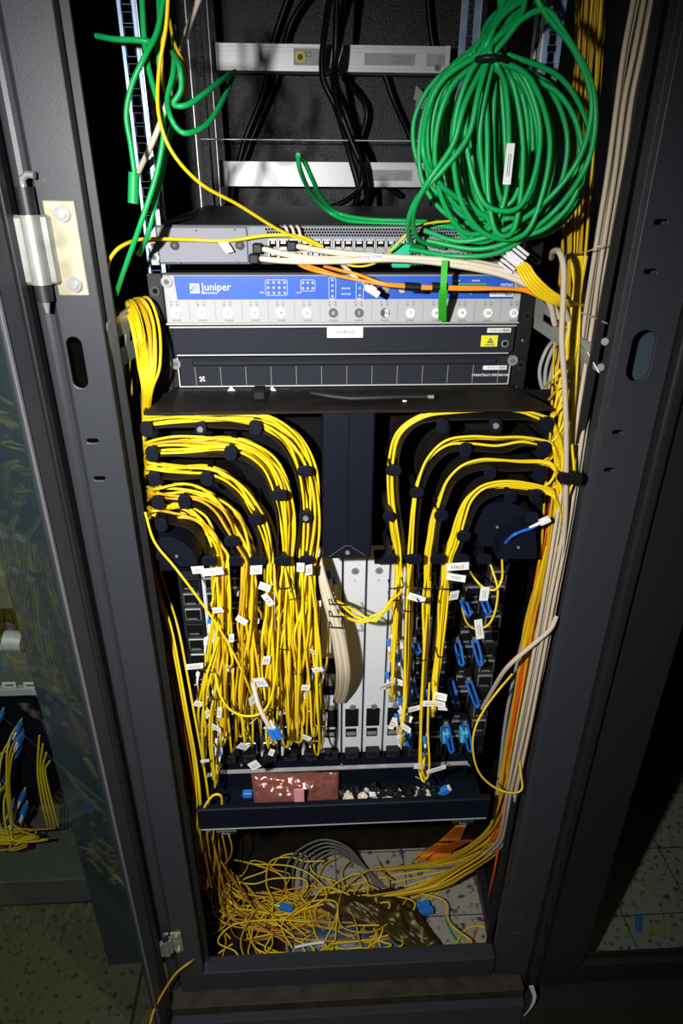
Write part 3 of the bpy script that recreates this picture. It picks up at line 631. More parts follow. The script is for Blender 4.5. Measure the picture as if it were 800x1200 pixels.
# pink antistatic bag: crumpled double film leaning in the tray
def film(name, P00, P10, P01, P11, nx, ny, amp, k, th=.0006, bulge=.01, par=None, out=V((0, -1, 0)), wedge=None):
    g = []; vs = []; fs = []
    for side in (0, 1):
        for j in range(ny+1):
            for i in range(nx+1):
                u, v = i/nx, j/ny; p = P00*(1-u)*(1-v)+P10*u*(1-v)+P01*(1-u)*v+P11*u*v
                e = math.sin(PI*u)**.6*math.sin(PI*v)**.6
                w = noise.noise(p*38+V((3, side*5, 1)))*amp+noise.noise(p*110+V((side*9, 0, 7)))*amp*.5
                vs.append(p+out*((bulge*e*(1 if side == 0 else -.15))+w*(.3+.7*e)+(th if side == 0 else 0)))
    n = (nx+1)*(ny+1)
    for side in (0, 1):
        for j in range(ny):
            for i in range(nx):
                a = side*n+j*(nx+1)+i; q = (a, a+1, a+nx+2, a+nx+1); fs.append(q if side == 0 else q[::-1])
    for i in range(nx): fs.append((i, n+i, n+i+1, i+1)); a = ny*(nx+1)+i; fs.append((a, a+1, n+a+1, n+a))
    for j in range(ny): a = j*(nx+1); fs.append((a, a+nx+1, n+a+nx+1, n+a)); a += nx; fs.append((a, n+a, n+a+nx+1, a+nx+1))
    return MB().add(vs, fs, k, True).build(name, par)
Yb = .028
bag = film('antistatic_bag', W(298, 946, Yb), W(396, 945, Yb), W(294, 906, Yb+.03), W(397, 904, Yb+.03), 40, 18, .006, 'pink', .001, .014)
tag(bag, 'crinkled pink translucent antistatic bag lying in the black tray', 'bag')
sl = MB(); a = W(345, 944, Yb-.022); b = W(356, 921, Yb-.016); sl.box((a.x, Yb-.024, a.z), (b.x, Yb-.021, b.z), 'pinkcard'); tag(sl.build('paper_slip'), 'small pink paper slip standing against the pink bag', 'paper slip')
# dust caps
def cap(px, py, kind, i):
    p = W(px, py, rnd(.02, .05)); p.z = max(ztf+.002, p.z); col = ['ivory', 'black', 'white', 'black', 'black'][kind]; 
    m = MB(); rx = Matrix.Translation(p) @ Matrix.Rotation(rnd(0, 6.28), 4, 'Z') @ Matrix.Rotation(rnd(-.8, .8), 4, 'X') @ Matrix.Rotation(rnd(-.8, .8), 4, 'Y')
    s = rnd(1., 1.5)
    m.box((-.005*s, -.0045*s, 0), (.005*s, .0045*s, .006*s), col, .001, rx).box((-.003*s, -.003*s, .006*s), (.003*s, .003*s, .010*s), col, .0008, rx).box((-.0045*s, -.0045*s, .0035*s), (-.0005, -.005*s, .005*s), 'ink', 0, rx)
    o = m.build('dust_cap')
    if col != 'black': tag(o, 'loose pale plug cover in the heap right of the pink bag', 'plug cover', 'pale plug covers heaped in the tray')
    else: tag(o, 'loose black plug cover in the heap right of the pink bag', 'plug cover', 'black plug covers heaped in the tray')
for i in range(22): cap(rnd(402, 500), rnd(931, 945), 0 if i % 3 else 2, i)
for i in range(38): cap(rnd(398, 512), rnd(925, 946), 1, i)
p = W(514, 930, .04); m = MB(); q = Matrix.Translation(p) @ Matrix.Rotation(.9, 4, 'Y'); m.box((-.006, -.005, 0), (.006, .005, .02), 'lc', .001, q).box((-.004, -.004, .02), (.004, .004, .024), 'white', .0005, q); tag(m.build('plug'), 'blue plug resting on the black plug covers in the tray', 'plug')
p = W(290, 930, .05); m = MB(); m.box((p.x-.008, .045, p.z-.006), (p.x+.008, .055, p.z+.005), 'lc', .001).box((p.x-.012, .044, p.z-.004), (p.x-.008, .054, p.z+.003), 'black', .001); tag(m.build('plug'), 'small blue plug in the tray left of the pink bag', 'plug')

# ================================================================== CABLE MANAGER
cmn = thing('cable_manager', (C(400, 483, YT)[0], YT, C(400, 655, .02)[1]), 'black cable manager with curved guides under a flat shelf', 'cable manager')
zsh = C(400, 481, YT)[1]
xs_0, xs_1 = C(168, 483, YT)[0], C(648, 479, YT)[0]
m = MB().quad([(xs_0, YT, zsh), (xs_1, YT, zsh), (Xr-.002, YC, zsh), (Xl+.003, YC, zsh)], .0022, 'shelf', V((0, 0, -1))).box((xs_0, YT-.001, zsh-.003), (xs_1, YT+.001, zsh+.0004), 'shelf')
m.build('shelf', cmn)
m = MB(); x, z = C(304, 470, .04); m.box((x-.008, .035, zsh), (x+.008, .06, zsh+.012), 'black', .002); m.build('latch_block', cmn)
# flat black handle lying on the shelf
a = WZ(365, 463, zsh+.006); b = WZ(500, 463, zsh+.006); m = MB().tube([WZ(363, 460, zsh+.012), WZ(385, 464, zsh+.007), WZ(410, 467, zsh+.006), WZ(470, 465, zsh+.006), WZ(500, 465, zsh+.006)], .0045, 'black', 8).box((a.x+.04, a.y-.006, zsh+.001), (b.x-.02, a.y+.008, zsh+.008), 'black', .002)
m.cyl(WZ(500, 465, zsh+.006), WZ(508, 465, zsh+.006), .0025, 'gold', 8); m.build('strap_handle', cmn)
m = MB()
for q in ((271, 455), (319, 455)): p = WZ(q[0], q[1]+3, zsh); m.add([p+V((-.005, 0, .0)), p+V((.005, 0, .0)), p+V((0, 0, .006))], [(0, 1, 2)], 'white')
p = WZ(474, 470, zsh); m.cyl(p, p+V((0, 0, .006)), .003, 'white', 10); m.build('shelf_mark', cmn)
zc0 = C(400, 655, .0)[1]; 
x0, x1 = C(378, 560, .0)[0], C(437.5, 560, .0)[0]
xa_ = C(378, 490, .0)[0]; xb_ = C(440, 490, .0)[0]
m = MB().box((x0, .0, zc0), (x1, .085, zsh-.003), 'navy', .002)
xm_ = C(408, 560, 0)[0]; m.box((xm_-.0005, -.0008, zc0+.002), (xm_+.0005, .002, zsh-.004), 'matte')
x, z = C(407, 647, 0); m.cyl((x, 0, z), (x, -.002, z), .003, 'chrome', 12)
m.tube([V((x-.024, -.0006, z-.006)), V((x-.003, -.0006, z+.01)), V((x+.003, -.0006, z+.01)), V((x+.024, -.0006, z-.006))], .0004, 'ink', 4)
m.build('centre_cover', cmn)
# back plates (behind the guides)
Ybk = .078
for (p0, p1) in ((172, 378), (438, 640)):
    a, b = C(p0, 560, Ybk)[0], C(p1, 560, Ybk)[0]
    MB().box((a, Ybk, C(400, 640, Ybk)[1]), (b, Ybk+.003, zsh-.003), 'matte').build('back_plate', cmn)
LCH = [  # left channels: centre line in pixels and half width
 ([(170, 493), (200, 490), (228, 488), (262, 489), (297, 491), (325, 500), (346, 521), (358, 548), (364, 575), (366, 600), (364, 630), (361, 655)], [5, 6, 8, 8, 9, 10, 10, 10, 9, 9, 9, 9]),
 ([(172, 526), (200, 522), (228, 521), (262, 521), (292, 528), (312, 542), (325, 560), (333, 585), (337, 610), (338, 635), (337, 655)], [5, 8, 10, 10, 9, 9, 9, 9, 8, 8, 8]),
 ([(174, 548), (205, 552), (240, 550), (264, 557), (284, 573), (297, 592), (308, 612), (314, 632), (318, 655)], [5, 6, 6, 6, 7, 7, 7, 7, 7]),
 ([(182, 577), (210, 576), (235, 581), (256, 594), (270, 611), (281, 630), (290, 655)], [4, 8, 9, 10, 10, 9, 9]),
 ([(180, 601), (198, 601), (217, 603), (234, 613), (247, 630), (258, 655)], [4, 8, 10, 9, 9, 9])]
RCH = [
 ([(643, 492), (620, 483), (590, 482), (545, 482), (510, 484), (485, 490), (468, 506), (459, 528), (457, 560), (459, 600), (464, 630), (466, 655)], [3, 5, 5, 5, 5, 5, 5, 5, 5, 5, 5, 4]),
 ([(641, 519), (615, 514), (590, 517), (556, 515), (527, 517), (507, 530), (495, 550), (487, 575), (483, 610), (480, 655)], [3, 4, 9, 9, 8, 7, 5, 4, 3, 3]),
 ([(634, 543), (600, 543), (570, 540), (545, 545), (526, 560), (516, 583), (508, 610), (502, 655)], [3, 5, 6, 6, 5, 4, 4, 4]),
 ([(636, 574), (615, 569), (590, 567), (566, 573), (549, 588), (539, 610), (531, 635), (524, 655)], [5, 6, 7, 8, 8, 8, 7, 6])]
def resample2(pts, hw, n):
    d = [0]
    for i in range(1, len(pts)): d.append(d[-1]+math.hypot(pts[i][0]-pts[i-1][0], pts[i][1]-pts[i-1][1]))
    out = []
    for k in range(n):
        t = d[-1]*k/(n-1); i = max(j for j in range(len(d)-1) if d[j] <= t+1e-9); u = (t-d[i])/(d[i+1]-d[i])
        out.append((pts[i][0]*(1-u)+pts[i+1][0]*u, pts[i][1]*(1-u)+pts[i+1][1]*u, hw[i]*(1-u)+hw[i+1]*u))
    return out
def offset(pts, hw, o):
    out = []; n = len(pts)
    for i in range(n):
        a, b = pts[max(0, i-1)], pts[min(n-1, i+1)]; L = math.hypot(b[0]-a[0], b[1]-a[1]); nx, ny = -(b[1]-a[1])/L, (b[0]-a[0])/L
        out.append((pts[i][0]+nx*(hw[i]*(o if not callable(o) else o(i))), pts[i][1]+ny*(hw[i]*(o if not callable(o) else o(i)))))
    return out
def fin(ch, sgn, kk='shelf'):
    pts, hw = ch; q = offset(pts, [h+4.5 for h in hw], sgn)
    S = spline([V((C(x, y, .0)[0], 0, C(x, y, .0)[1])) for x, y in q], 4)
    m = MB(); n = len(S); vs = []
    for i, p in enumerate(S):
        t = (S[min(n-1, i+1)]-S[max(0, i-1)]).normalized(); nn = V((t.z, 0, -t.x))*.0008
        vs += [p+nn, p-nn, p-nn+V((0, Ybk, 0)), p+nn+V((0, Ybk, 0))]
    fs = [(4*i+j, 4*i+(j+1) % 4, 4*i+4+(j+1) % 4, 4*i+4+j) for i in range(n-1) for j in range(4)]+[(3, 2, 1, 0), (4*n-4, 4*n-3, 4*n-2, 4*n-1)]
    m.add(vs, fs, kk, False); return m.build('curved_guide', cmn)
for ch in LCH: fin(ch, 1)
for ch in RCH: fin(ch, -1)
def finger(px, py, w, h, scr=False):
    p = W(px, py, -.006); k = .00106*(.9+.45*(py-500)/400*.6) if False else (W(px+10, py, -.006).x-W(px, py, -.006).x)/10
    kz = (W(px, py-5, -.006).z-W(px, py+5, -.006).z)/10
    ww, hh = w*k, h*kz; r = min(ww, hh)*.42
    def rr(cx, cz):
        o = []
        for (ax, az, s0) in ((cx+ww/2-r, cz+hh/2-r, 0), (cx-ww/2+r, cz+hh/2-r, PI/2), (cx-ww/2+r, cz-hh/2+r, PI), (cx+ww/2-r, cz-hh/2+r, 1.5*PI)):
            for i in range(5): a = s0+PI/2*i/4; o.append((ax+r*math.cos(a), az+r*math.sin(a)))
        return o
    m = MB().mesh(plate(rr(p.x, p.z), [], .0022, .0008), 'navy', XZ(-.006))
    m.box((p.x-.0035, -.006, p.z-.0035), (p.x+.0035, Ybk, p.z+.0035), 'black', .0008)
    if scr: m.cyl((p.x, -.007, p.z), (p.x, -.0105, p.z), .0035, 'chrome', 14)
    return m.build('retaining_finger', cmn)
for a in [(172, 503, 13, 17), (178, 532, 13, 17), (181, 561, 13, 16), (185, 589, 14, 15), (189, 615, 13, 14), (235, 502, 12, 14, 1), (299, 501, 13, 16), (270, 531, 13, 16), (242, 561, 13, 15), (216, 588, 13, 15),
          (357, 552, 16, 11), (327, 580, 17, 11), (299, 608, 15, 11), (271, 634, 16, 11), (358, 606, 15, 11, 1), (245, 657, 17, 10), (276, 657, 15, 10), (302, 657, 19, 10), (331, 657, 19, 10), (359, 657, 16, 10),
          (640, 497, 13, 16), (636, 526, 13, 16), (631, 554, 13, 15), (627, 581, 13, 14), (623, 607, 13, 14), (518, 499, 13, 16), (580, 498, 13, 16, 1), (545, 527, 13, 15), (574, 554, 13, 14), (598, 582, 13, 13),
          (461, 551, 17, 11), (488, 577, 16, 11), (517, 604, 15, 11), (543, 628, 15, 10), (455, 605, 12, 10), (457, 655, 16, 9), (485, 655, 18, 10), (513, 655, 17, 10), (541, 655, 17, 10), (567, 655, 17, 10)]:
    finger(*a)
# quarter-round spool hubs at the bottom corners
def hub(pts, Y0, Y1):
    ring_ = [V((C(x, y, Y0)[0], Y0, C(x, y, Y0)[1])) for x, y in pts]; n = len(ring_)
    m = MB().add(ring_+[p+V((0, Y1-Y0, 0)) for p in ring_], [tuple(range(n)), tuple(range(n, 2*n))[::-1]]+[(i, (i+1) % n, n+(i+1) % n, n+i) for i in range(n)], 'navy')
    c = ring_[0]*0
    for p in ring_: c += p/n
    m.cyl(c+V((0, 0, -.006)), c+V((0, -.002, -.006)), .0018, 'chrome', 8); return m.build('spool_hub', cmn)
hub([(183, 655), (183, 634), (192, 629), (203, 630), (215, 636), (226, 646), (232, 660), (228, 664), (195, 664)], .0, Ybk)
hub([(583, 655), (585, 642), (594, 628), (608, 619), (626, 614), (629, 640), (629, 655)], .0, Ybk)
hub([(556, 632), (553, 614), (560, 598), (575, 590), (595, 588), (612, 594), (618, 606), (606, 612), (590, 622), (580, 640), (566, 640)], .028, Ybk)
# strip joining hubs
MB().box((C(180, 655, .05)[0], .06, C(400, 664, .06)[1]), (C(376, 655, .05)[0], Ybk+.003, C(400, 655, .06)[1]), 'navy').build('lower_strip', cmn)
MB().box((C(440, 655, .05)[0], .06, C(400, 662, .06)[1]), (C(630, 655, .05)[0], Ybk+.003, C(400, 654, .06)[1]), 'navy').build('lower_strip', cmn)

# ================================================================== CABLES
# ---- left: cables run through the curved guides and hang down to the cards
names_L = ['outermost curved guide', 'second curved guide from the top', 'third curved guide from the top', 'fourth curved guide from the top', 'innermost curved guide']
cnt_L = [20, 26, 13, 24, 20]
hang = [(352, 370), (330, 347), (312, 325), (272, 300), (238, 268)]
def hang_path(x, x2, vb, Y, sway=4):
    """from a guide's mouth down, a small turn, and up again to the port"""
    k = [(x+rnd(-2, 2), 668, Y), (x*.7+x2*.3+rnd(-sway, sway), 668+(vb-668)*.35, Y-rnd(.0, .02)), (x2+rnd(-sway, sway), 668+(vb-668)*.72, Y-rnd(0, .03)), (x2+rnd(-3, 3), vb-6, Y-.012)]
    if random.random() < .75:
        w = rnd(4, 9)*random.choice((-1, 1)); up = rnd(18, 70)
        k += [(x2+w*.5, vb+1, Y+.004), (x2+w, vb-10, .055), (x2+w*1.2+rnd(-2, 2), vb-up, .078)]
    else: k += [(x2+rnd(-3, 3), vb, .05), (x2+rnd(-3, 3), vb+3, .085)]
    return k
fcount = 0
for ci, (pts, hw) in enumerate(LCH):
    for j in range(cnt_L[ci]):
        n = cnt_L[ci]; Y = rnd(.002, .066)
        R_ = resample2(pts, hw, 10); o0 = -1+2*(j+.5)/n+rnd(-.15, .15); o1 = o0*.55+rnd(-.5, .5); ph = rnd(0, 6)
        off = offset([(a, b) for a, b, c in R_], [c*1.15 for a, b, c in R_], lambda i: max(-1.15, min(1.15, o0*1.1+(o1-o0)*i/9+.3*math.sin(i*.9+ph))))
        body = [(x, max(y, 485.5 + .0*x), Y+rnd(-.006, .006)) for x, y in off]
        if ci == 0: body = [(x, y, min(q, .03)) for x, y, q in body[:6]]+body[6:]
        xs, ys = off[0]; ys += rnd(-9, 9)
        if random.random() < (.55, .32, .12, .05, .05)[ci]:      # comes down from the bunch on the upper bracket
            s = rnd(-1, 1); head = [(126+rnd(-4, 24), 392+rnd(-14, 12), .2), (144+s*12, 362-s*8+rnd(-5, 5), .15), (160+s*14, 356-s*3+rnd(-5, 5), .08), (172+s*15, 388-s*4+rnd(-8, 8), .04+.02*s), (175+s*13, 428, .03), (173+s*6, 455, .03), (171+s*4, 480, .06), (172, ys-5, .07)]
        else:
            head = [(rnd(204, 228), 960, rnd(.2, .3)), (rnd(188, 208), 870, rnd(.2, .3)), (rnd(170, 192), 760, rnd(.2, .3)), (rnd(156, 176), 660, rnd(.16, .26)), (166+rnd(-4, 4), ys+24, .12), (170, ys+4, .07)]
        xh = off[-1][0]; h0, h1 = hang[ci]
        x2 = max(222, min(374, xh+rnd(-12, 12))); vb = min(884, rnd(700, 878) if random.random() < .55 else rnd(800, 884))
        if ci == 4 and j % 3 == 0: vb = rnd(860, 930); x2 = rnd(232, 262)
        tail = hang_path(xh, x2, vb, max(-.01, Y-.01))
        o, P = cable('fiber_patch_cable', 'yellow cable in the '+names_L[ci]+' left of the cover', 'cable', 'yellow cables in the left %s' % names_L[ci], head+body+tail, .0018, 'yellow' if random.random() < .8 else 'yellow2', res=5)
        lcplug(o, P[-1]+V((0, .006, .008)), V((0, .9, .5)), 'lc' if j % 2 else 'white', .014, .004)
        if j % 5 == 0:
            i = int(len(P)*rnd(.8, .95)); flagmesh(o, P[i], P[i+1]-P[i], rnd(.014, .024), rnd(.007, .011))
# a lone yellow one crossing diagonally from the hub
cable('fiber_patch_cable', 'single yellow cable crossing diagonally below the left spool hub', 'cable', None, [(170, 600, .0), (181, 635, -.01), (205, 665, -.02), (235, 705, -.025), (262, 745, -.03), (285, 790, -.03), (300, 830, .0), (306, 860, .06)], .0017, 'yellow')
cable('fiber_patch_cable', 'yellow cable sagging in a wide loop low over the left cards', 'cable', None, [(252, 790, -.02), (258, 815, -.035), (270, 832, -.04), (287, 839, -.042), (305, 836, -.042), (316, 822, -.04), (323, 790, -.03), (326, 740, -.02), (328, 690, -.01), (332, 662, .0)], .0017, 'yellow')
o, P = cable('fiber_patch_cable', 'short cream lead ending in a blue double plug, dangling in front of the left cards', 'cable', None, [(296, 800, -.03), (302, 824, -.04), (310, 842, -.045), (318, 855, -.045)], .0034, 'ivory', n=8)
for dx in (-.004, .004):
    lcplug(o, P[-1]+V((dx, 0, .004)), V((.35, .0, -.95)), 'lc', .022, .0065)
flagmesh(o, P[4], P[5]-P[4], .02, .012)
# ---- bunch of cable in shadow behind the left post
for i in range(24):
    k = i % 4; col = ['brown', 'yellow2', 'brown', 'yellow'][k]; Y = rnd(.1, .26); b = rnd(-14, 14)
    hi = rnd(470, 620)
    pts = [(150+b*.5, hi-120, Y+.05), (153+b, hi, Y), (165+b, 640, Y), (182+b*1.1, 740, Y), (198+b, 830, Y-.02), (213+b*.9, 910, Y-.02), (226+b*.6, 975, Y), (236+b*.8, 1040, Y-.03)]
    cable('fiber_patch_cable', ('shade-browned' if col == 'brown' else 'shaded yellow')+' cable running down in the gap behind the left post', 'cable', ('red-brown' if col == 'brown' else 'yellow')+' cables behind the left post', jit(pts, 3, .02), .0017, col, res=4)
for i in range(6):
    b = rnd(-8, 8); Y = rnd(-.0, .07)
    cable('fiber_patch_cable', 'yellow cable slanting down beside the lower left cards', 'cable', 'yellow cables beside the lower left cards', [(168+b*.3, 600, .16), (186+b, 680, .13), (203+b, 735, Y+.05), (213+b, 785, Y+.02), (222+b, 835, Y), (232+b, 890, Y), (238+b*1.2, 940, Y), (238+b, 985, Y+.05), (250+b, 1030, .2), (285+b*3, 1062, .19), (340+b*5, 1085, .14)], .0016, 'yellow')
cable('fiber_patch_cable', 'yellow cable hooked over the left end of the tray bar', 'cable', None, [(233, 965, .02), (240, 945, .0), (250, 932, -.0), (259, 933, .0), (260, 948, .01)], .002, 'yellow')
# ---- right guides
names_R = ['outermost curved guide', 'second curved guide from the top', 'third curved guide from the top', 'innermost curved guide']
cnt_R = [10, 5, 6, 11]
tails_R = [[(466, 700), (462, 760), (460, 800)], [(478, 700), (477, 760), (475, 820), (470, 865)], [(500, 700), (498, 760), (494, 830), (492, 900), (497, 912)], [(521, 700), (516, 760), (510, 800), (509, 815)]]
for ci, (pts, hw) in enumerate(RCH):
    n = cnt_R[ci]
    for j in range(n):
        Y = rnd(.002, .06); R_ = resample2(pts, hw, 10); o0 = -1+2*(j+.5)/n; o1 = rnd(-1, 1); ph = rnd(0, 6)
        off = offset([(a, b) for a, b, c in R_], [c for a, b, c in R_], lambda i: max(-1, min(1, o0+(o1-o0)*i/9+.2*math.sin(i*.8+ph))))
        body = [(x, y, Y) for x, y in off]; xs, ys = off[0]
        if j % 3: head = [(rnd(588, 600), 960, .07), (rnd(598, 612), 870, .05), (rnd(618, 636), 770, .035), (rnd(640, 652), 690, .02), (rnd(650, 660), ys+70, .015), (rnd(650, 657), ys+25, .01), (648, ys+5, .005)]
        else: head = [(rnd(668, 690), 300, .06), (rnd(660, 680), 400, .04), (rnd(652, 664), ys-30, .01)]
        T = tails_R[ci]; ox = rnd(-5, 5); tail = [(x+ox*(1-.3*i)+rnd(-1.5, 1.5), y+(rnd(-25, 25) if i == len(T)-1 else 0), max(-.03, Y-.012*i)) for i, (x, y) in enumerate(T)]
        if ci == 0 and j % 3 == 0: tail = [(466+ox, 690, -.0), (458, 705+rnd(-8, 8), -.02), (440, 722+rnd(-8, 8), -.03), (418, 728+rnd(-14, 4), -.02), (396, 712+rnd(-10, 6), .02), (386, 700, .07)]
        tail.append((tail[-1][0]+rnd(-6, 8), tail[-1][1]-rnd(5, 20), .07))
        o, P = cable('fiber_patch_cable', 'yellow cable in the '+names_R[ci]+' right of the cover', 'cable', 'yellow cables in the right %s' % names_R[ci], head+body+tail, .0018, 'yellow', res=5)
        lcplug(o, P[-1]+V((0, .004, .004)), V((0, .9, .4)), 'lc', .014, .004)
        if j % 3 == 1: i = int(len(P)*.93); flagmesh(o, P[i], P[i+1]-P[i], rnd(.016, .024), .01)
# looped yellow cables on the far right cards
o, P = cable('fiber_patch_cable', 'yellow cable looping past two white tags over the right-hand blue latches', 'cable', None, [(572, 655, .02), (578, 672, .0), (583, 692, -.01), (580, 716, -.012), (572, 732, -.01), (558, 737, .0), (547, 730, .03), (541, 712, .07)], .0016, 'yellow')
flagmesh(o, W(560, 728, -.012), V((1, 0, .2)), .034, .011, V((-.05, 0, -1)))
o, P = cable('fiber_patch_cable', 'yellow cable in a short loop just below the right spool hub', 'cable', None, [(588, 655, .02), (588, 678, -.01), (580, 691, -.015), (566, 688, -.01), (556, 678, .0), (550, 668, .04)], .0016, 'yellow')
flagmesh(o, W(568, 690, -.016), V((1, 0, 0)), .022, .012, V((-.45, 0, -1)))
cable('fiber_patch_cable', 'long yellow cable drooping from the bundle and rounding the lower right lip', 'cable', None, [(600, 790, .02), (583, 810, .0), (567, 832, -.0), (556, 855, -.01), (554, 880, -.012), (561, 905, -.014), (578, 922, -.016), (598, 929, -.016), (611, 925, -.01), (610, 905, .0), (607, 880, .01)], .0017, 'yellow')
cable('fiber_patch_cable', 'yellow cable hanging in a narrow U over the lower lip', 'cable', None, [(503, 800, .0), (501, 850, -.02), (503, 895, -.035), (500, 912, -.037), (495, 905, -.037), (493, 870, -.035), (495, 800, -.02), (500, 720, .0)], .0016, 'yellow')
o, P = cable('fiber_patch_cable', 'unplugged blue lead with a white tip lying on the right spool hub', 'cable', None, [(592, 636, .0), (600, 628, -.012), (610, 623, -.012), (622, 619, -.012), (632, 614, -.008)], .0022, 'lever')
lcplug(o, W(632, 613, -.012), V((.8, 0, .4)), 'white', .014, .006, 'white')
# ---- right-hand bundle
def bundle(name, n, path, wob, r, col, label, group, dY=.03, res=5, cat='cable'):
    for i in range(n):
        b = -1+2*(i+.5)/n if n > 1 else 0; dy = rnd(-dY, dY)
        pts = [(x+b*w+rnd(-wob, wob), y, max(-.012, Y+dy)) for (x, y, Y, w) in path]
        cable(name, label, cat, group if n > 1 else None, pts, r, col if isinstance(col, str) else random.choice(col), res=res)
bundle('ethernet_cable', 8, [(758, -12, .05, 15), (744, 60, .05, 14), (733, 120, .05, 12), (722, 200, .05, 11), (711, 270, .05, 11), (702, 320, .05, 10), (694, 380, .06, 11), (684, 450, .05, 11), (673, 530, .03, 10), (660, 620, .015, 10), (645, 700, .008, 9), (630, 780, .008, 8), (614, 860, .01, 7), (600, 930, .03, 7), (588, 985, .09, 6), (560, 1005, .16, 8), (520, 1015, .22, 8), (480, 1018, .27, 8)], 1.3, .0028, 'beige', 'beige cable in the straight tied bundle along the right post', 'beige cables along the right post', .012)
bundle('fiber_patch_cable', 16, [(694, -12, .2, 16), (688, 80, .2, 17), (682, 160, .18, 17), (677, 240, .16, 17), (673, 320, .13, 17), (668, 380, .09, 18), (664, 440, .08, 18), (662, 500, .05, 16), (655, 580, .04, 16), (646, 660, .04, 16), (630, 740, .05, 17), (616, 820, .05, 15), (603, 890, .06, 13), (592, 950, .07, 12), (570, 985, .12, 12), (520, 1010, .2, 14), (440, 1020, .24, 16)], 3.2, .0017, ['yellow', 'yellow2', 'yellow2'], 'yellow cable running the full height of the right-hand gap', 'full-height yellow cables on the right', .03)  # deeper yellow puts the shade of this gap into the jackets
bundle('fiber_patch_cable', 14, [(650, 640, .02, 8), (640, 700, .03, 13), (622, 780, .04, 16), (608, 850, .05, 14), (597, 910, .06, 11), (588, 960, .08, 10), (575, 995, .12, 12), (540, 1020, .16, 16), (500, 1040, .16, 20), (450, 1050, .16, 22)], 3, .0016, ['yellow', 'yellow2'], 'yellow cable in the lower right-hand bundle', 'yellow cables of the lower right-hand bundle', .02)
bundle('fiber_patch_cable', 5, [(666, 480, .09, 8), (655, 560, .06, 9), (640, 640, .03, 6), (625, 720, .03, 5), (612, 790, .03, 5), (600, 860, .04, 5), (590, 930, .06, 5), (578, 985, .09, 5), (545, 985, .2, 8), (515, 1000, .3, 10)], 1.5, .0018, 'redor', 'red-orange cable among the yellow ones at the lower right', 'red-orange cables at the right', .01)
bundle('ethernet_cable', 4, [(650, 600, .1, 6), (638, 680, .09, 8), (618, 760, .09, 10), (602, 840, .09, 10), (590, 910, .1, 9), (580, 970, .12, 8), (560, 1000, .2, 8)], 2, .0028, 'grey', 'grey cable behind the yellow ones in the lower right gap', 'grey cables in the lower right gap', .01)
cable('ethernet_cable', 'thick beige cable arching over beside the switch and dropping past the zinc bracket', 'cable', None, [(646, 302, .06), (648, 295, .03), (655, 295, .0), (660, 312, -.012), (660, 345, -.014), (658, 396, -.014), (661, 445, -.012), (663, 500, -.01), (663, 560, -.008), (661, 620, .0), (652, 690, .01), (640, 750, .02), (626, 820, .04), (610, 900, .05), (598, 960, .07)], .0034, 'beige', n=8)
cable('ethernet_cable', 'grey-beige cable cutting diagonally across the yellow bundle at lower right', 'cable', None, [(652, 722, .0), (644, 738, -.008), (622, 757, -.012), (601, 775, -.012), (588, 790, .0), (575, 812, .03), (565, 830, .06)], .0034, 'beige', n=8)
for i, q in enumerate([[(642, 470, .05), (660, 450, .0), (672, 440, .06), (684, 415, .14)], [(640, 500, .05), (655, 480, .0), (672, 462, .06), (682, 440, .14)], [(638, 455, .06), (652, 440, .0), (668, 420, .02)], [(668, 520, .0), (672, 560, .0), (662, 590, .0), (660, 640, .03), (650, 700, .05), (632, 780, .06), (610, 880, .08)]]):
    cable('fiber_patch_cable', 'yellow cable crossing the right-hand bundle just below the zinc bracket', 'cable', 'yellow cables crossing below the right bracket', jit(q, 2), .0018, 'yellow')
for i in range(3):
    b = i*7; cable('ethernet_cable', 'grey cable curling up behind the bracket on the right', 'cable', 'grey cables curling behind the right bracket', [(676+b, 520, .09), (660+b*.6, 480, .1), (638+b*.5, 460, .1), (632+b, 435, .1), (640+b, 410, .1), (652+b, 395, .11)], .0026, 'grey')
# tie around the beige bundle
p0 = W(680, 296, .02); MBt = MB().tube(spline(K3([(679, 296, .05), (690, 294, .02), (703, 288, .01), (714, 288, .02), (722, 286, .05)]), 5), .0006, 'ivory', 6); tag(MBt.build('cable_tie'), 'thin white tie around the beige bundle on the right', 'cable tie')
q0, q1 = W(655, 561, -.018), W(677, 560, .0); m = MB().box((q0.x, -.020, q0.z-.007), (q1.x, -.006, q0.z+.005), 'matte', .003)
for i in range(5): x = q0.x+(q1.x-q0.x)*(.1+.18*i); m.box((x, -.0215, q0.z-.008), (x+.0012, -.005, q0.z+.006), 'black', .0004)
tag(m.build('hook_strap'), 'black hook-and-loop strap around the right-hand bundle beside the guides', 'strap')
# ---- top left group
g = [
 [(166, -6, .03), (169, 44, .02), (175, 84, .01), (189, 135, .0), (191, 162, .0), (182, 209, .0), (162, 270, -.0), (145, 318, .02), (136, 345, .05)],
 [(113, 42, .05), (135, 46, .03), (160, 47, .02), (176, 49, .02), (188, 51, .04)],
 [(192, -6, .02), (184, 37, .01), (169, 67, .0), (154, 101, .0), (148, 135, .0), (153, 169, .0), (158, 205, .0)],
 [(186, -6, .04), (187, 30, .03), (185, 60, .03), (187, 80, .03)],
 [(203, 30, .05), (204, 50, .04), (203, 84, .02), (196, 115, .01), (199, 135, .0), (208, 151, .0), (220, 156, .0), (243, 145, .02), (262, 115, .06), (275, 84, .12)],
 [(201, 60, .03), (210, 78, .0), (212, 105, .0), (203, 122, .0), (219, 123, .0), (243, 107, .02), (262, 92, .06), (275, 84, .12)],
 [(202, 145, .03), (193, 189, .02), (182, 236, .02), (173, 275, .02), (163, 298, .05)]]
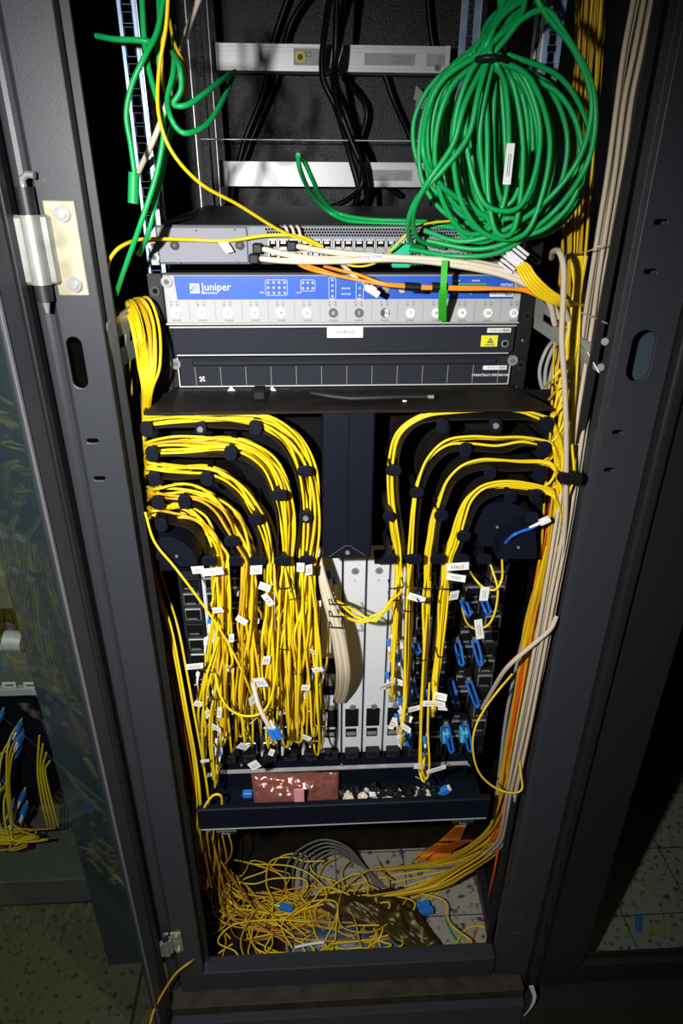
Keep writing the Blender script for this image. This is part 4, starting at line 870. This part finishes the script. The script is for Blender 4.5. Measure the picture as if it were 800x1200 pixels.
gl = ['long green cable dropping past the left rail to a loose end below the switch', 'short green stub poking left past the top of the left rail', 'green cable bowing left in front of the perforated rail into a sleeve', 'green cable hanging at the very top left behind its neighbours', 'green cable in the lower of two loops at upper left', 'green cable in the upper of two loops at upper left', 'green cable slanting down beside the switch ear']
for q, l in zip(g, gl): cable('ethernet_cable', l, 'cable', None, q, .0027, 'green', n=8)
m = MB().cyl(W(157, 202, .0), W(156, 238, .0), .0055, 'green', 12); tag(m.build('cable_sleeve'), 'green heat-shrink sleeve on the cable by the left rail', 'sleeve')
cable('fiber_patch_cable', 'yellow cable falling from the top left diagonally across to the switch', 'cable', None, [(197, -6, .0), (194, 34, .0), (186, 84, -.0), (186, 135, -.01), (202, 179, -.01), (236, 216, .0), (279, 240, .03), (324, 268, .06), (354, 281, .075), (376, 289, .085)], .0019, 'yellow')
cable('fiber_patch_cable', 'thin yellow cable curling between the green loops at upper left', 'cable', None, [(192, -6, .03), (190, 40, .02), (190, 80, .02), (194, 110, .02), (208, 118, .02), (217, 105, .02), (217, 80, .02), (204, 50, .03), (198, 20, .04)], .0016, 'yellow2')
cable('fiber_patch_cable', 'yellow cable lying along the front of the switch and curving down at its left', 'cable', None, [(127, 352, .05), (126, 315, .04), (133, 297, .03), (147, 286, .04), (170, 280, .065), (222, 281, .085), (267, 282, .085), (312, 276, .08), (350, 277, .08), (378, 289, .085)], .0021, 'yellow')
m = MB(); p = W(255, 284, .083); m.quad([p, p+V((.012, 0, 0)), p+V((.018, .0, -.010)), p+V((.009, 0, -.012))], .0004, 'ivory'); tag(m.build('tape_scrap'), 'bit of yellowed tape on the cable across the switch front', 'tape')
cable('ethernet_cable', 'grey-white cable slanting across the left rail from the top', 'cable', None, [(235, -6, .1), (219, 37, .08), (202, 101, .06), (182, 159, .05), (163, 200, .08)], .003, 'ivory', n=8)
# ---- black power cords behind
pc = [[(395, -10, .55), (393, 60, .55), (392, 100, .58), (400, 140, .6), (420, 180, .6), (424, 215, .58), (405, 235, .6), (370, 250, .62)],
      [(388, -10, .56), (380, 40, .6), (378, 90, .62), (395, 130, .62), (412, 190, .6), (420, 225, .6), (410, 250, .62)],
      [(405, -10, .6), (398, 50, .6), (390, 90, .6), (402, 140, .6), (425, 200, .6), (430, 235, .62), (428, 252, .64)],
      [(365, -10, .74), (340, 30, .74), (325, 90, .76), (300, 150, .76), (285, 190, .76), (262, 250, .76)],
      [(340, -10, .75), (320, 50, .76), (308, 110, .76), (285, 170, .76), (270, 240, .76)],
      [(450, 85, .74), (462, 120, .74), (480, 160, .75), (495, 200, .75), (510, 250, .75)],
      [(500, -10, .74), (505, 40, .74), (512, 80, .74), (516, 140, .75)], [(402, 90, .72), (430, 130, .74), (420, 190, .74), (470, 230, .75)]]
for i, q in enumerate(pc): cable('power_cable', 'black power cable '+['looping forward and down between the two power strips', 'hanging in front of the upper power strip, left of the forward loop', 'hanging just right of the looped cord across both strips', 'slanting down left behind the upper strip', 'running down left, closest to the left rear rail', 'dropping behind the strips towards the green coil', 'hanging behind the right end of the upper strip', 'crossing right behind the lower power strip'][i], 'power cable', None, q, .0055, 'blackc', n=8)
a = W(490, 100, .70); m = MB()
for i in range(2): m.quad([a+V((-.004+i*.004, -.002*i, -.012*i)), a+V((.020+i*.006, -.002*i, -.020-.01*i)), a+V((.018+i*.006, 0, -.032-.01*i)), a+V((-.008+i*.004, 0, -.022-.012*i))], .0006, 'grey')
tag(m.build('paper_tag'), 'grey paper tag hanging below the right end of the upper power strip', 'tag')
# ---- the big green coil
N = 24
for i in range(N):
    Y = rnd(-.012, .08); big = i % 8 == 3
    xl = 484+88*((i*.618) % 1)**.8; xr = rnd(672, 696) if big else 592+62*((i*.382+.3) % 1); vb = rnd(268, 288) if big else 238+48*((i*.73) % 1)
    tx, ty = 574+rnd(-10, 10), 66+rnd(-8, 10)
    pts = [(tx+rnd(15, 75), -14, Y+.02), (tx+rnd(10, 34), 18, Y+.01), (tx+rnd(-2, 6), ty-14, Y)]
    revs = 2 if i % 3 == 0 else 1; st = 9
    for j in range(1, int(st*revs)+1):
        a = 2*PI*j/st; u = (1-math.cos(a))/2      # 0 at the tie, 1 at the bottom
        if revs > 1 and j > st: xl2, xr2, vb2 = xl+16, xr-12, vb-14
        else: xl2, xr2, vb2 = xl, xr, vb
        cxm = tx*(1-u)+((xl2+xr2)/2*.7+.3*(570+(i*7) % 40))*u; w = abs(math.sin(a))**.85
        x = cxm-(cxm-xl2)*w if math.sin(a) > 0 else cxm+(xr2-cxm)*w
        y = ty+(vb2-ty)*(u**.92)
        if j == st: x, y = tx+rnd(-8, 8), ty+rnd(-6, 4)
        pts.append((x+rnd(-2.5, 2.5), y+rnd(-2.5, 2.5), max(-.015, Y+.01*math.sin(a+i))))
    pts += [(tx+rnd(0, 30), 22, Y+.02), (tx+rnd(20, 80), -14, Y+.03)]
    o, P = cable('ethernet_cable', 'green cable wound into the big hanging coil at upper right', 'cable', 'green cables of the big coil', pts, .0027, 'green', n=8)
    if i == 4: flagmesh(o, W(598, 172, -.02), V((1, 0, 0)), .036, .008, V((.12, 0, -1)), 'white')
for i in range(6):  # left end strands dropping to the ports, bottom strands sweeping right
    q = [[(560, 64, .0), (520, 92, .0), (501, 130, -.0), (496, 180, -.01), (515, 215, -.0), (540, 235, .01)], [(572, 66, .0), (560, 110, -.012), (548, 160, -.014), (518, 200, -.012), (489, 232, -.0), (478, 262, .02), (482, 285, .06), (496, 291, .08)],
         [(570, 70, .0), (545, 120, -.014), (530, 170, -.014), (500, 215, -.01), (484, 250, .01), (490, 280, .05), (520, 290, .08)],
         [(497, 270, .04), (540, 283, .02), (590, 270, .01), (640, 235, .01), (676, 190, .0), (692, 140, .0), (690, 100, .0), (670, 55, .0), (640, 18, .0), (625, -10, .0)],
         [(500, 282, .05), (560, 292, .03), (610, 277, .02), (650, 247, .02), (684, 200, .0), (697, 150, .0), (692, 95, .0), (662, 40, .0), (640, 12, .0), (612, 22, .0), (592, 46, .0), (576, 66, .0), (560, 100, .02)],
         [(480, 292, .07), (530, 300, .04), (580, 297, .03), (620, 275, .03), (655, 250, .03)]][i]
    cable('ethernet_cable', ['green cable bulging out at the upper left of the big coil', 'green cable dropping left from the coil to the switch ports', 'inner green cable dropping from the coil towards the switch', 'green cable making the wide outer ring of the coil', 'outermost green ring of the coil, nearest the beige bundle', 'lowest green cable sweeping along the switch front below the coil'][i], 'cable', None, q, .0028, 'green', n=8)
o, P = cable('ethernet_cable', 'green cable looping loosely over the lid of the switch from the coil', 'cable', None, [(349, 182, .03), (352, 200, .05), (364, 226, .12), (385, 248, .16), (410, 259, .14), (450, 262, .12), (500, 263, .1), (540, 268, .08)], .0027, 'green', n=8)
cable('ethernet_cable', 'second green strand returning beside the loose loop over the switch lid', 'cable', None, [(349, 182, .03), (356, 188, .05), (366, 210, .08), (378, 234, .13), (396, 250, .16), (430, 257, .14), (480, 259, .12), (540, 262, .08)], .0027, 'green', n=8)
for (px, py) in ((470, 292), (470, 306)):
    p = W(px, py, YC-.012); m = MB().box((p.x-.012, YC-.022, p.z-.0065), (p.x+.010, YC-.004, p.z+.0065), 'teal', .0015)
    for k in range(4): m.box((p.x+.010+k*.004, YC-.019, p.z-.004), (p.x+.013+k*.004, YC-.008, p.z+.004), 'teal', .0006)
    tag(m.build('network_plug'), 'green moulded plug in the %s row of switch ports below the coil' % ('upper' if py < 300 else 'lower'), 'plug')
# ---- cream cables plugged in the switch
cb = [[(346, 288, .085), (372, 293, .07), (405, 297, .06), (455, 301, .05), (530, 306, .045), (590, 318, .04), (630, 334, .035), (655, 352, .03), (668, 380, .05)],
      [(306, 291, .085), (330, 297, .072), (370, 303, .065), (430, 303, .06), (500, 303, .055), (560, 308, .05), (610, 322, .045), (640, 345, .045), (655, 372, .06)],
      [(302, 303, .085), (340, 306, .068), (400, 306, .058), (470, 304, .05), (540, 312, .045), (600, 326, .04), (640, 350, .04), (650, 380, .06)]]
for i, q in enumerate(cb):
    o, P = cable('ethernet_cable', ['cream cable plugged right of the yellow one, topmost of three', 'middle cream cable across the switch front', 'lowest cream cable across the switch front, plugged far left'][i], 'cable', None, q, .0034, 'ivory', n=10)
    p = P[0]; MB().box((p.x-.010, p.y-.006, p.z-.0055), (p.x+.001, YC-.002, p.z+.0055), 'black', .0015).cyl(p+V((-.001, 0, 0)), p+V((.012, -.002, -.001)), .0045, 'black', 10, .0034).build('plug_boot', o)
    if i == 0: a = P[len(P)*2//5]
p = W(433, 301, .046); m = MB().box((p.x-.012, .0475, p.z-.0035), (p.x+.014, .049, p.z+.0035), 'paper'); m.text('dreita 1044', p.x, p.z, .0472, .0042, 'ink'); tag(m.build('label_sticker'), 'handwritten white wrap label on the cream cable before the switch', 'label')
m = MB(); p = W(344, 272, .085)
for i in range(3): m.tube([p+V((-.010+i*.007, .004, .006)), p+V((-.008+i*.007, -.005, .004)), p+V((-.006+i*.007, -.005, -.004))], .0018, 'ivory', 6)
tag(m.build('cable_tie'), 'cream tie clip on the yellow cables at the switch front', 'cable tie')
for i in range(5):
    b = (i-2)
    o, P = cable('fiber_patch_cable', 'yellow cable leaving the white clips right of the switch towards the bracket', 'cable', 'yellow cables from the white clips', [(600+b*2, 303+b, .05), (612+b*3, 312-b, .03), (622+b*3, 328-b*2, .02), (640+b*3, 345-b*2, .02), (662+b*3, 356-b, .03), (690+b*2, 366, .08), (697+b*2, 420, .09), (690+b, 470, .09)], .0017, 'yellow')
for px, py in ((596, 308), (606, 299)):
    p = W(px, py, .035); q = Matrix.Translation(p) @ Matrix.Rotation(.6, 4, 'Y'); m = MB()
    for k in range(4): m.box((-.010, -.004, -.008+k*.0045), (.010, .003, -.005+k*.0045), 'white', .0008, q)
    tag(m.build('cable_clip'), 'white ribbed clip, the %s of two beside the green coil' % ('lower' if py > 303 else 'upper'), 'clip')
# ---- orange cables across the blue panel
oc = [[(345, 305, .075), (356, 313, .06), (380, 320, .05), (420, 328, .045), (460, 335, .04), (500, 336, .04), (560, 337, .035), (610, 340, .03), (640, 352, .03), (668, 362, .05)],
      [(352, 309, .075), (372, 315, .06), (400, 324, .05), (430, 330, .045), (470, 334, .042), (520, 336.5, .04), (580, 338, .035), (630, 340, .03), (660, 350, .05)],
      [(380, 312, .08), (395, 316, .06), (420, 322, .05), (445, 331, .042), (480, 337, .04), (540, 339, .037), (600, 339, .03), (640, 345, .04)]]
for i, q in enumerate(oc): cable('fiber_patch_cable', ['lowest orange cable drooping across the blue panel', 'middle orange cable across the blue panel', 'orange cable starting nearest the black ports above the blue panel'][i], 'cable', None, q, .0019, 'orange', n=8)
for a, b in ((474, 492), (506, 524)):
    m = MB().tube([W(a, 335.6, .040), W((a+b)/2, 336.2, .040), W(b, 336.8, .040)], .0048, 'black', 10); tag(m.build('cable_sleeve'), 'black tape wrap around the orange cables, %s of two' % ('left' if a < 500 else 'right'), 'sleeve')
o, P = cable('fiber_patch_cable', 'short cream lead with a blue plug hanging before the round grey buttons', 'cable', None, [(400, 309, .08), (408, 317, .06), (417, 326, .05), (428, 336, .045)], .0026, 'ivory', n=8)
lcplug(o, P[-1], V((.85, 0, -.5)), 'white', .018, .007, 'lc')
cable('fiber_patch_cable', 'thin yellow cable rising from the switch ports under the green coil', 'cable', None, [(448, 300, .09), (455, 296, .06), (468, 283, .05), (480, 271, .05), (500, 262, .06), (540, 258, .07)], .0013, 'yellow')
cable('fiber_patch_cable', 'thin yellow cable sagging under the cream cables at the switch', 'cable', None, [(400, 306, .085), (410, 311, .06), (425, 312, .055), (440, 308, .06), (448, 300, .08)], .0013, 'yellow')
m = MB(); S = spline(K3([(521, 305, .035), (520, 320, .032), (519, 340, .032), (518, 360, .05), (518, 376, .07)]), 5)
for i in range(len(S)-1): w = V((.0035 if i < len(S)*.45 else .0048, 0, 0)); m.quad([S[i]-w, S[i]+w, S[i+1]+w, S[i+1]-w], .0012, 'lime', V((0, -1, 0)))
tag(m.build('hook_strap'), 'bright green strap hanging over the blue panel and white buttons', 'strap')
# ---- beige cables in front of the silver cards
for i in range(5):
    b = i-2
    cable('ethernet_cable', 'beige cable curving down from the centre cover to the first silver card', 'cable', 'beige cables over the silver cards', [(372, 640, .04), (376+b, 668, .02), (382+b*2.0, 695, .01), (390+b*2.4, 722, .005), (397+b*3.0, 750, .005), (402+b*3.2, 785, .012), (401+b*3, 806, .04), (397+b*2.6, 822, .08)], .003, 'ivory' if i % 2 else 'beige', n=8)
for v in (708, 722, 735):
    a, b = W(386, v, -.016), W(404, v+1, -.018); MBt = MB().tube([a+V((0, .012, 0)), a, b, b+V((.0, .012, 0))], .0011, 'black', 6); tag(MBt.build('cable_tie'), 'thin black tie around the beige cables over the silver cards', 'cable tie', 'black ties on the beige cables')
for (px, v, w) in [(333, 690, 7), (345, 703, 5), (330, 760, 6), (262, 745, 6), (245, 788, 5), (255, 820, 6), (318, 830, 5), (350, 790, 6), (478, 716, 6), (499, 690, 9), (499, 706, 9), (521, 690, 9), (465, 690, 8), (463, 704, 6), (518, 770, 5), (494, 775, 5)]:
    a, b = W(px-w, v, -.02), W(px+w, v+rnd(-3, 3), -.02); MBt = MB().tube([a+V((0, .022, 0)), a, b, b+V((0, .022, 0))], .001, 'black', 5); tag(MBt.build('cable_tie'), 'thin black tie around yellow cables hanging below the %s guides' % ('left' if px < 400 else 'right'), 'cable tie', 'black ties below the %s guides' % ('left' if px < 400 else 'right'))
# ---- loose paper tags (hanging labels) of the cards
# tie cinching the coil
tag(MB().tube([W(558, 70, -.014), W(566, 68, -.022), W(576, 67, -.024), W(587, 68, -.022), W(594, 71, -.014)], .0028, 'black', 8).build('cable_tie'), 'black tie cinching the top of the big green coil', 'cable tie')
def ptag(px, py, w, h, ang, Y, label, txt='', group=None):
    p = W(px, py, Y); k = (W(px+10, py, Y).x-W(px, py, Y).x)/10; q = Matrix.Translation(p) @ Matrix.Rotation(math.radians(ang), 4, 'Y') @ Matrix.Rotation(rnd(-.35, .35), 4, 'Z')
    m = MB().box((-w*k/2, 0, -h*k/2), (w*k/2, .0007, h*k/2), 'paper', 0, q)
    if txt:
        t = MB().text(txt, 0, 0, -.0003, h*k*.45, 'ink', rot=PI); m.add(t.v, t.f, 'ink', False, q)
    else:
        for j in range(2): m.box((-w*k*.35, -.0002, -h*k*.2+j*h*k*.25), (w*k*.3, 0, -h*k*.14+j*h*k*.25), 'ink', 0, q)
    return tag(m.build('paper_tag'), label, 'tag', group)
ptag(536, 664, 26, 10, -4, -.01, 'white paper tag, upper of the pair beside the innermost right guide', 'STRN')
ptag(534, 677, 22, 9, 2, -.012, 'white paper tag, lower of the pair beside the innermost right guide', '(Gnu')
ptag(488, 701, 20, 9, 14, -.01, 'slanted white tag on the second column of right cards'); ptag(532, 698, 12, 12, 5, -.012, 'square white tag right of the slanted one')
ptag(465, 752, 9, 24, -22, .02, 'curled white tag on the grey module left of the blue latches'); ptag(480, 832, 28, 7, -24, -.01, 'long white tag slanting at the bottom of the right cards')
ptag(511, 902, 24, 6, -6, -.045, 'white tag hanging in front of the lower lip on the right'); ptag(228, 781, 20, 8, 6, -.02, 'white tag on the far left hanging cables, above the others there')
for (px, py, w, h, an) in [(232, 668, 16, 10, -10), (250, 670, 24, 10, -8), (300, 668, 14, 12, 4), (310, 688, 14, 10, 18), (314, 703, 8, 18, -30), (255, 715, 14, 8, -20), (283, 727, 14, 8, 30), (271, 748, 6, 12, 5), (312, 774, 9, 12, 8), (305, 800, 16, 14, -20), (232, 825, 10, 8, 25), (358, 806, 10, 8, 10), (372, 785, 14, 6, -20), (257, 835, 5, 16, 10), (352, 665, 9, 12, 3), (362, 668, 8, 14, 0), (285, 875, 14, 10, 40), (298, 897, 12, 12, -30), (240, 892, 10, 4, 0), (318, 882, 6, 10, 20), (460, 848, 6, 18, 15), (468, 868, 5, 18, -10)]:
    ptag(px, py, w, h, an, rnd(-.03, -.012), 'small white tag among the hanging yellow cables %s of the silver cards' % ('left' if px < 400 else 'right'), '', 'white tags %s of the silver cards' % ('left' if px < 400 else 'right'))
# ---- transceivers with blue bail levers
def transceiver(px, py, L, dx, cyan, idx):
    p = W(px, py, YC-.012); t = thing('transceiver', p, ['blue-levered optical module', 'blue-levered optical module with light blue plug'][cyan]+' in the right cards, '+pos_words[idx], 'optical module')
    MB().box((p.x-.006, YC-.022, p.z-.006), (p.x+.006, YC+.0, p.z+.012), 'black', .001).box((p.x-.004, YC-.024, p.z+.0), (p.x+.003, YC-.02, p.z+.010), 'zinc', .0006).build('body', t)
    q = [V((p.x-.004, YC-.02, p.z+.006)), V((p.x+.005, YC-.03, p.z+.003))]
    m = MB(); e = W(px+dx, py+L, YC-.045); s = V((.0042, 0, .0)); st = V((p.x-.001, YC-.024, p.z+.006))
    m.tube([st-s, (st+e)/2-s, e-s*.8, e+V((0, 0, -.004)), e+s*.8, (st+e)/2+s, st+s], .0022, 'lever', 8); m.build('bail_lever', t)
    if cyan: MB().box((p.x-.008, YC-.034, p.z-.030), (p.x+.005, YC-.015, p.z-.004), 'cyan', .003, None, 2).box((p.x-.003, YC-.0345, p.z-.026), (p.x+.001, YC-.0335, p.z-.021), 'ink').build('plug', t)
pos_words = ['top left of the blue latches', 'at the top right corner', 'second row, left', 'second row, right', 'beside the long yellow strands, upper', 'beside the long yellow strands, lower', 'third row, left', 'third row, right', 'bottom row, left', 'bottom row, middle', 'bottom row, right', 'high beside the curled tag', 'halfway down behind the yellow strands']
for i, a in enumerate([(541, 702, 18, 8, 0), (564, 700, 18, 8, 0), (533, 748, 30, 8, 0), (554, 748, 30, 9, 0), (484, 748, 16, 6, 0), (482, 795, 22, 5, 0), (526, 795, 34, 9, 0), (547, 795, 32, 12, 0), (475, 848, 26, 6, 1), (521, 846, 34, 8, 1), (543, 845, 34, 8, 1), (486, 690, 8, 2, 0), (504, 785, 18, 3, 0)]): transceiver(*a, i)

# ================================================================== BOTTOM COMPARTMENT
def fz(px, py, z=zfl+.004): return WZ(px, py, z)
def okp(p):
    return V((min(max(p.x, xL0+.0), xR1-.03), min(max(p.y, .045), .76), p.z))
for i in range(52):
    px, py = rnd(255, 440), rnd(1035, 1112)
    if i % 3 == 0: px, py = rnd(350, 470), rnd(1075, 1108)
    c = fz(px, py, zfl+.004+rnd(0, .055)); rx = rnd(.045, .13); ry = rnd(.03, .09); a0 = rnd(0, 6.28); sp_ = rnd(2.2, 6.5); raw = []
    nn_ = 8
    for j in range(nn_): a = a0+sp_*j/(nn_-1); raw.append(okp(c+V((rx*math.cos(a)*(1+.2*math.sin(j*2.1+i)), ry*math.sin(a)*(1+.2*math.cos(j*1.7+i)), rnd(0, .018)))))
    cable('fiber_patch_cable', 'yellow cable in the tangled heap on the cabinet floor', 'cable', 'tangled yellow cables on the cabinet floor', None, .0017, ['yellow', 'yellow', 'yellow2'][i % 3], raw=raw, res=12)
for i in range(22):
    sx = rnd(235, 262); Y = rnd(.12, .3); zz0 = rnd(0, .03)
    raw = [W(sx, 960, Y), W(sx+rnd(0, 12), 1000, Y), fz(rnd(250, 300), rnd(1030, 1075), zfl+.04+zz0), fz(rnd(290, 380), rnd(1050, 1108), zfl+.02+zz0), fz(rnd(340, 460), rnd(1040, 1105), zfl+.01+zz0), fz(rnd(300, 470), rnd(1030, 1100), zfl+.01+zz0)]
    cable('fiber_patch_cable', ['yellow', 'shade-browned'][i % 3 == 0]+' cable coming down the left side into the floor tangle', 'cable', ['yellow', 'red-brown'][i % 3 == 0]+' cables entering the floor tangle from the left', None, .0017, 'brown' if i % 3 == 0 else 'yellow2', raw=[okp(p) for p in raw], res=7)
for i in range(5):
    raw = [okp(fz(x, y, zfl+.01+.006*i)) for x, y in jit2] if False else [okp(fz(334+i*9, 1042, zfl+.012)), okp(W(336+i*8, 1014+i*2, .27)), okp(W(350+i*5, 996+i*4, .28)), okp(W(378+i*3, 984+i*4, .29)), okp(W(406+i*3, 992+i*5, .28)), okp(W(424+i*3, 1012+i*3, .27)), okp(fz(440+i*3, 1040, zfl+.012))]
    cable('ethernet_cable', 'grey-white cable coiled in an arch at the back of the cabinet floor', 'cable', 'grey-white coiled cables at the back', None, .0024, 'greyd', raw=raw, n=8)
for i in range(12):
    b = i-6; raw = [okp(W(540+b, 968, .3)), okp(W(528+b*2, 985, .36)), okp(fz(512+b*3, 1000, zfl+.04)), okp(fz(500+b*3, 1012+rnd(-4, 4), zfl+.01))]
    cable('fiber_patch_cable', 'orange cable of the fan dropping behind the tray onto the floor', 'cable', 'orange cables fanning onto the floor', None, .002, 'redor' if i == 5 else 'orange', raw=raw)
for i in range(7):
    raw = [okp(W(590-i*2, 960, .1)), okp(W(580-i*3, 990, .14)), okp(fz(555-i*3, 1012+i*3, zfl+.03)), okp(fz(510, 1018+i*5, zfl+.012)), okp(fz(450+i*6, 1028+i*7, zfl+.01)), okp(fz(400+i*5, 1040+i*6, zfl+.015))]
    cable('fiber_patch_cable', 'yellow cable sweeping left over the pale tiles from the right bundle', 'cable', 'yellow cables sweeping over the pale tiles', None, .0019, 'yellow', raw=raw)
for q, c, l in [([(590, 960, .12), (577, 1030, .1), (568, 1065, .1), (552, 1105, .05)], 'redor', 'red-orange cable dropping steeply to the lower right corner'),
                ([(455, 1015, .3), (470, 1050, .25), (492, 1085, .18), (515, 1112, .12)], 'brown', 'red-brown cable lying across the pale tiles to the front rail'),
                ([(500, 1020, .3), (515, 1060, .2), (530, 1095, .12), (545, 1112, .08)], 'green', 'dark green cable end on the tiles near the right corner')]:
    cable('fiber_patch_cable', l, 'cable', None, None, .0022, c, raw=[okp(W(*q[0])), okp(W(*q[1]))]+[okp(fz(a, b, zfl+.012)) for a, b, _ in q[2:]])
o, P = cable('fiber_patch_cable', 'yellow cable on the pale tiles ending in white-booted blue plugs', 'cable', None, None, .0022, 'yellow', raw=[okp(fz(*a, zfl+.03)) for a in ((460, 1048), (475, 1058), (486, 1063))])
for k in range(2): lcplug(o, okp(fz(488+k*4, 1062+k*7, zfl+.032)), V((1, .1, .05)), 'lc', .03, .011)
cable('fiber_patch_cable', 'yellow cable arcing near the right runner towards the front rail', 'cable', None, None, .0018, 'yellow', raw=[okp(fz(*a, zfl+.02)) for a in ((575, 1090), (560, 1085), (545, 1090), (535, 1105), (530, 1116))])
cable('fiber_patch_cable', 'yellow cable spilling out at the lower hinge onto the floor', 'cable', None, [(231, 1122, .01), (222, 1128, -.02), (205, 1142, -.03), (190, 1165, -.04), (180, 1185, -.06), (172, 1215, -.1)], .0021, 'yellow2')
o, P = cable('fiber_patch_cable', 'white ribbed plug end lying on the yellow tangle', 'cable', None, None, .003, 'white', raw=[okp(fz(*a, zfl+.07)) for a in ((345, 1110), (365, 1106), (380, 1104))])
lcplug(o, okp(fz(328, 1062, zfl+.06)), V((.9, -.3, 0)), 'lc', .03, .01)
bg = film('plastic_bag', fz(332, 1124, zfl+.004), fz(486, 1120, zfl+.004), fz(338, 1078, zfl+.006), fz(470, 1075, zfl+.006), 30, 16, .012, 'fabric', .001, .028, out=V((0, 0, 1))); tag(bg, 'dark blue printed bag lying under the yellow tangle', 'bag')
m = MB(); c = fz(378, 1080, zfl+.045); m.text('PERES', 0, 0, 0, .011, 'grey'); q = Matrix.Translation(c) @ Matrix.Rotation(-PI/2, 4, 'X') @ Matrix.Rotation(.1, 4, 'Y'); m.v = [tuple(q @ V(p)) for p in m.v]
m.build('bag_lettering', bg)
bg2 = film('plastic_bag', fz(498, 1120, zfl+.03), fz(520, 1112, zfl+.03), fz(350, 1052, zfl+.05), fz(470, 1040, zfl+.05), 40, 22, .03, 'smoke', .001, .03, out=V((0, 0, 1))); tag(bg2, 'crumpled brown translucent bag draped over the cabinet floor', 'bag')
MB().box((xL0, .042, zfl), (xR1-.03, .045, zfl+.02), 'rust').build('floor_edge', cab)

# ================================================================== LIGHT
def lamp(name, kind, loc, aim, energy, **k):
    l = bpy.data.lights.new(name, kind); l.energy = energy
    for a, b in k.items(): setattr(l, a, b)
    o = bpy.data.objects.new(name, l); COL.objects.link(o); o.location = loc
    o.rotation_euler = (V(aim)-V(loc)).to_track_quat('-Z', 'Y').to_euler(); return o
lamp('camera_flash', 'SPOT', (-.25, -.76, 1.70), (-.21, .1, 1.10), 64, spot_size=math.radians(112), spot_blend=1., shadow_soft_size=.014, color=(1, .98, .95))
w = bpy.data.worlds.new('world'); bpy.context.scene.world = w; w.use_nodes = True
w.node_tree.nodes['Background'].inputs[0].default_value = (.9, .85, .7, 1); w.node_tree.nodes['Background'].inputs[1].default_value = .012
s = bpy.context.scene; s.view_settings.view_transform = 'Standard'; s.view_settings.look = 'None'; s.view_settings.gamma = 1; s.view_settings.use_curve_mapping = False
s.view_settings.exposure = 0
